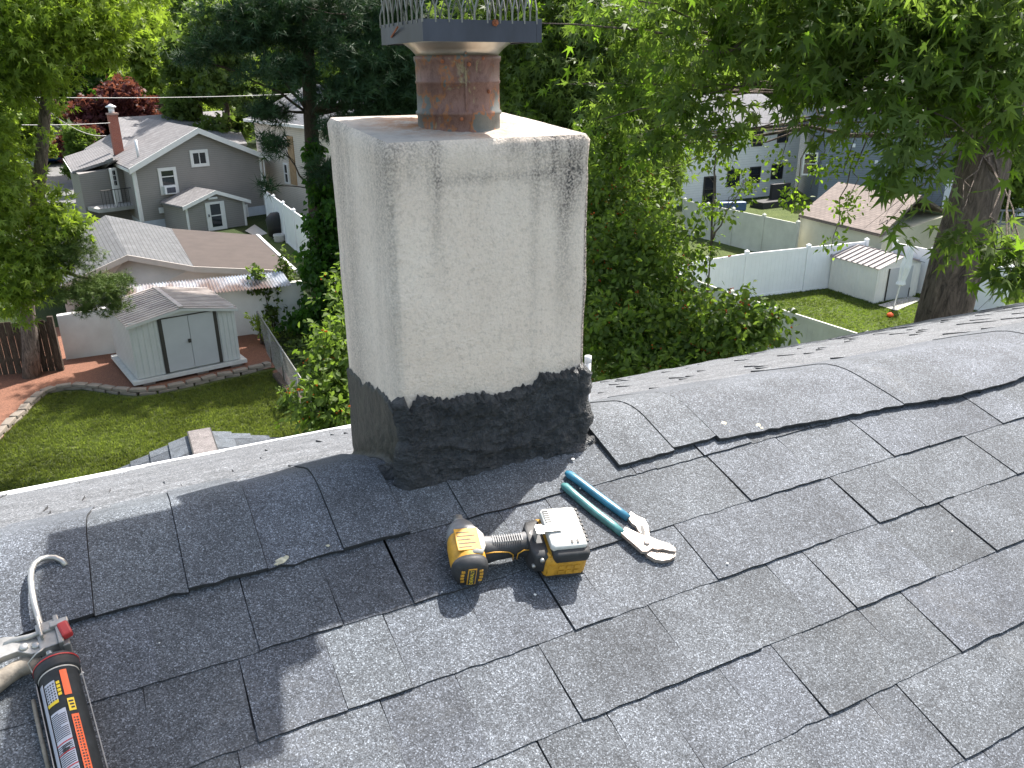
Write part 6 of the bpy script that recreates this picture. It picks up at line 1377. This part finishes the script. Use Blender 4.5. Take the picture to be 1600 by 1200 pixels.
# trees filling the distance: a few kinds, copied
def proto_tree(seed, n, cols, h=12, w=4.5, tmpl='clump', size=.42):
    rn = random.Random(seed); rng = np.random.default_rng(seed); t = bpy.data.objects.new('tree', None); COL.objects.link(t)
    bl_ = []
    for i in range(15):
        a = rn.random()*2*pi; z = rn.uniform(.25, .92); r_ = w*.62*sin(pi*min(1, z*1.02))**.6*rn.uniform(.4, 1); s_ = w*rn.uniform(.25, .42); bl_.append((Vector((cos(a)*r_, sin(a)*r_, h*z)), s_, s_, s_*.8))
    limb_mesh([([Vector((0, 0, -.3)), Vector((.1, 0, h*.3)), Vector((0, .1, h*.8))], [.32, .25, .08])], 'trunk', M['bark_dark'], t, 9)
    pos, D, sz, col = sprays(rng, [(list(x[0]), x[1], x[2], x[3]) for x in bl_], n, 4, size, cols, droop=.2, spread=.5); foliage('crown', t, pos, D, sz, col, tmpl, M['leaf'], rng); return t
PR = {'mid': proto_tree(101, 2100, MD), 'dark': proto_tree(102, 2100, DK, 13, 4.2), 'bright': proto_tree(103, 2100, BR, 11, 4.6), 'red': proto_tree(104, 1300, ((.07, .022, .028), (.13, .045, .05)), 7, 3.6, size=.32), 'tall': proto_tree(105, 2300, ((.025, .06, .014), (.06, .12, .022)), 15, 5)}
first = {k: True for k in PR}
SEEN = {}
def put(kind, px, dist, sc, label, rot=0, sz=None, group='trees beyond the houses'):
    c_ = SEEN.get(label, 0); SEEN[label] = c_+1
    if c_: label = label.replace(' tree ', ' tree, %s along, ' % ['', 'second', 'third', 'fourth', 'fifth'][c_])
    p = Dp(px, 300, dist); o = PR[kind] if first[kind] else copy_tree(PR[kind]); first[kind] = False
    o.location = (p.x, p.y, 0); o.rotation_euler = (0, 0, rot); o.scale = (sc, sc, sz or sc); o.name = 'tree'; tag(o, label, 'tree', group)
rn = random.Random(77)
put('red', 205, 75, 1.15, 'dark red leaved tree behind the brick chimney of the grey house', group=None); put('red', 150, 72, .7, 'small dark red tree right of the far garage', 1.5, group=None)
put('dark', 330, 66, .85, 'dark narrow tree rising directly behind the grey house roof', .4, group=None); put('dark', 372, 62, .95, 'dark tree between the grey house and the beige house', 2, 1.0, group=None)
put('bright', 80, 84, .55, 'low bright tree just left above the far garage', 2.2, group=None)
put('mid', 142, 66, .42, 'low round green tree right of the far garage', .6, group=None)
KN = {'mid': 'mid green', 'dark': 'dark green', 'bright': 'bright yellow green', 'tall': 'broad tall green'}
def where(px):
    for lim, w_ in ((0, 'left of the bright maple'), (70, 'behind the left-edge maple'), (140, 'above the far garage'), (210, 'above the brick chimney'), (300, 'above the grey house roof'), (370, 'right of the grey roof'), (440, 'above the beige house'), (560, 'behind the dark pine'), (660, 'behind the flue pipe'), (780, 'just right of the flue pipe'), (900, 'behind the dark maple'), (1080, 'right of the chimney'), (1240, 'above the white house'), (1400, 'above the blue grey house'), (1500, 'left of the big maple trunk')):
        if px < lim: return w_
    return 'right of the big maple trunk'
rn = random.Random(78); PX = {}
for ring, (dist, step, s0_, s1_, rw) in enumerate(((88, 95, 1.0, 1.3, 'nearest row'), (112, 85, 1.3, 1.7, 'middle row'), (150, 80, 1.7, 2.2, 'farthest row'))):
    px = -200+ring*37
    while px < 1800:
        k = rn.choice(['mid', 'mid', 'bright', 'bright', 'dark', 'tall']) if px < 700 else rn.choice(['mid', 'bright', 'tall', 'mid'])
        put(k, px, dist*rn.uniform(.92, 1.1), rn.uniform(s0_, s1_), '%s tree in the %s, %s' % (KN[k], rw, where(px)), rn.random()*6); px += step*rn.uniform(.75, 1.2)
for px, d, s_, k in ((575, 55, .95, 'mid'), (640, 50, .85, 'dark'), (745, 48, .8, 'tall'), (1080, 66, .8, 'mid'), (1015, 45, .62, 'mid'), (1500, 60, .85, 'bright'), (1640, 40, .7, 'mid'), (-60, 40, .8, 'bright')):
    put(k, px, d, s_, '%s tree among the houses, %s' % (KN[k], where(px)), rn.random()*6, group='trees between the houses')
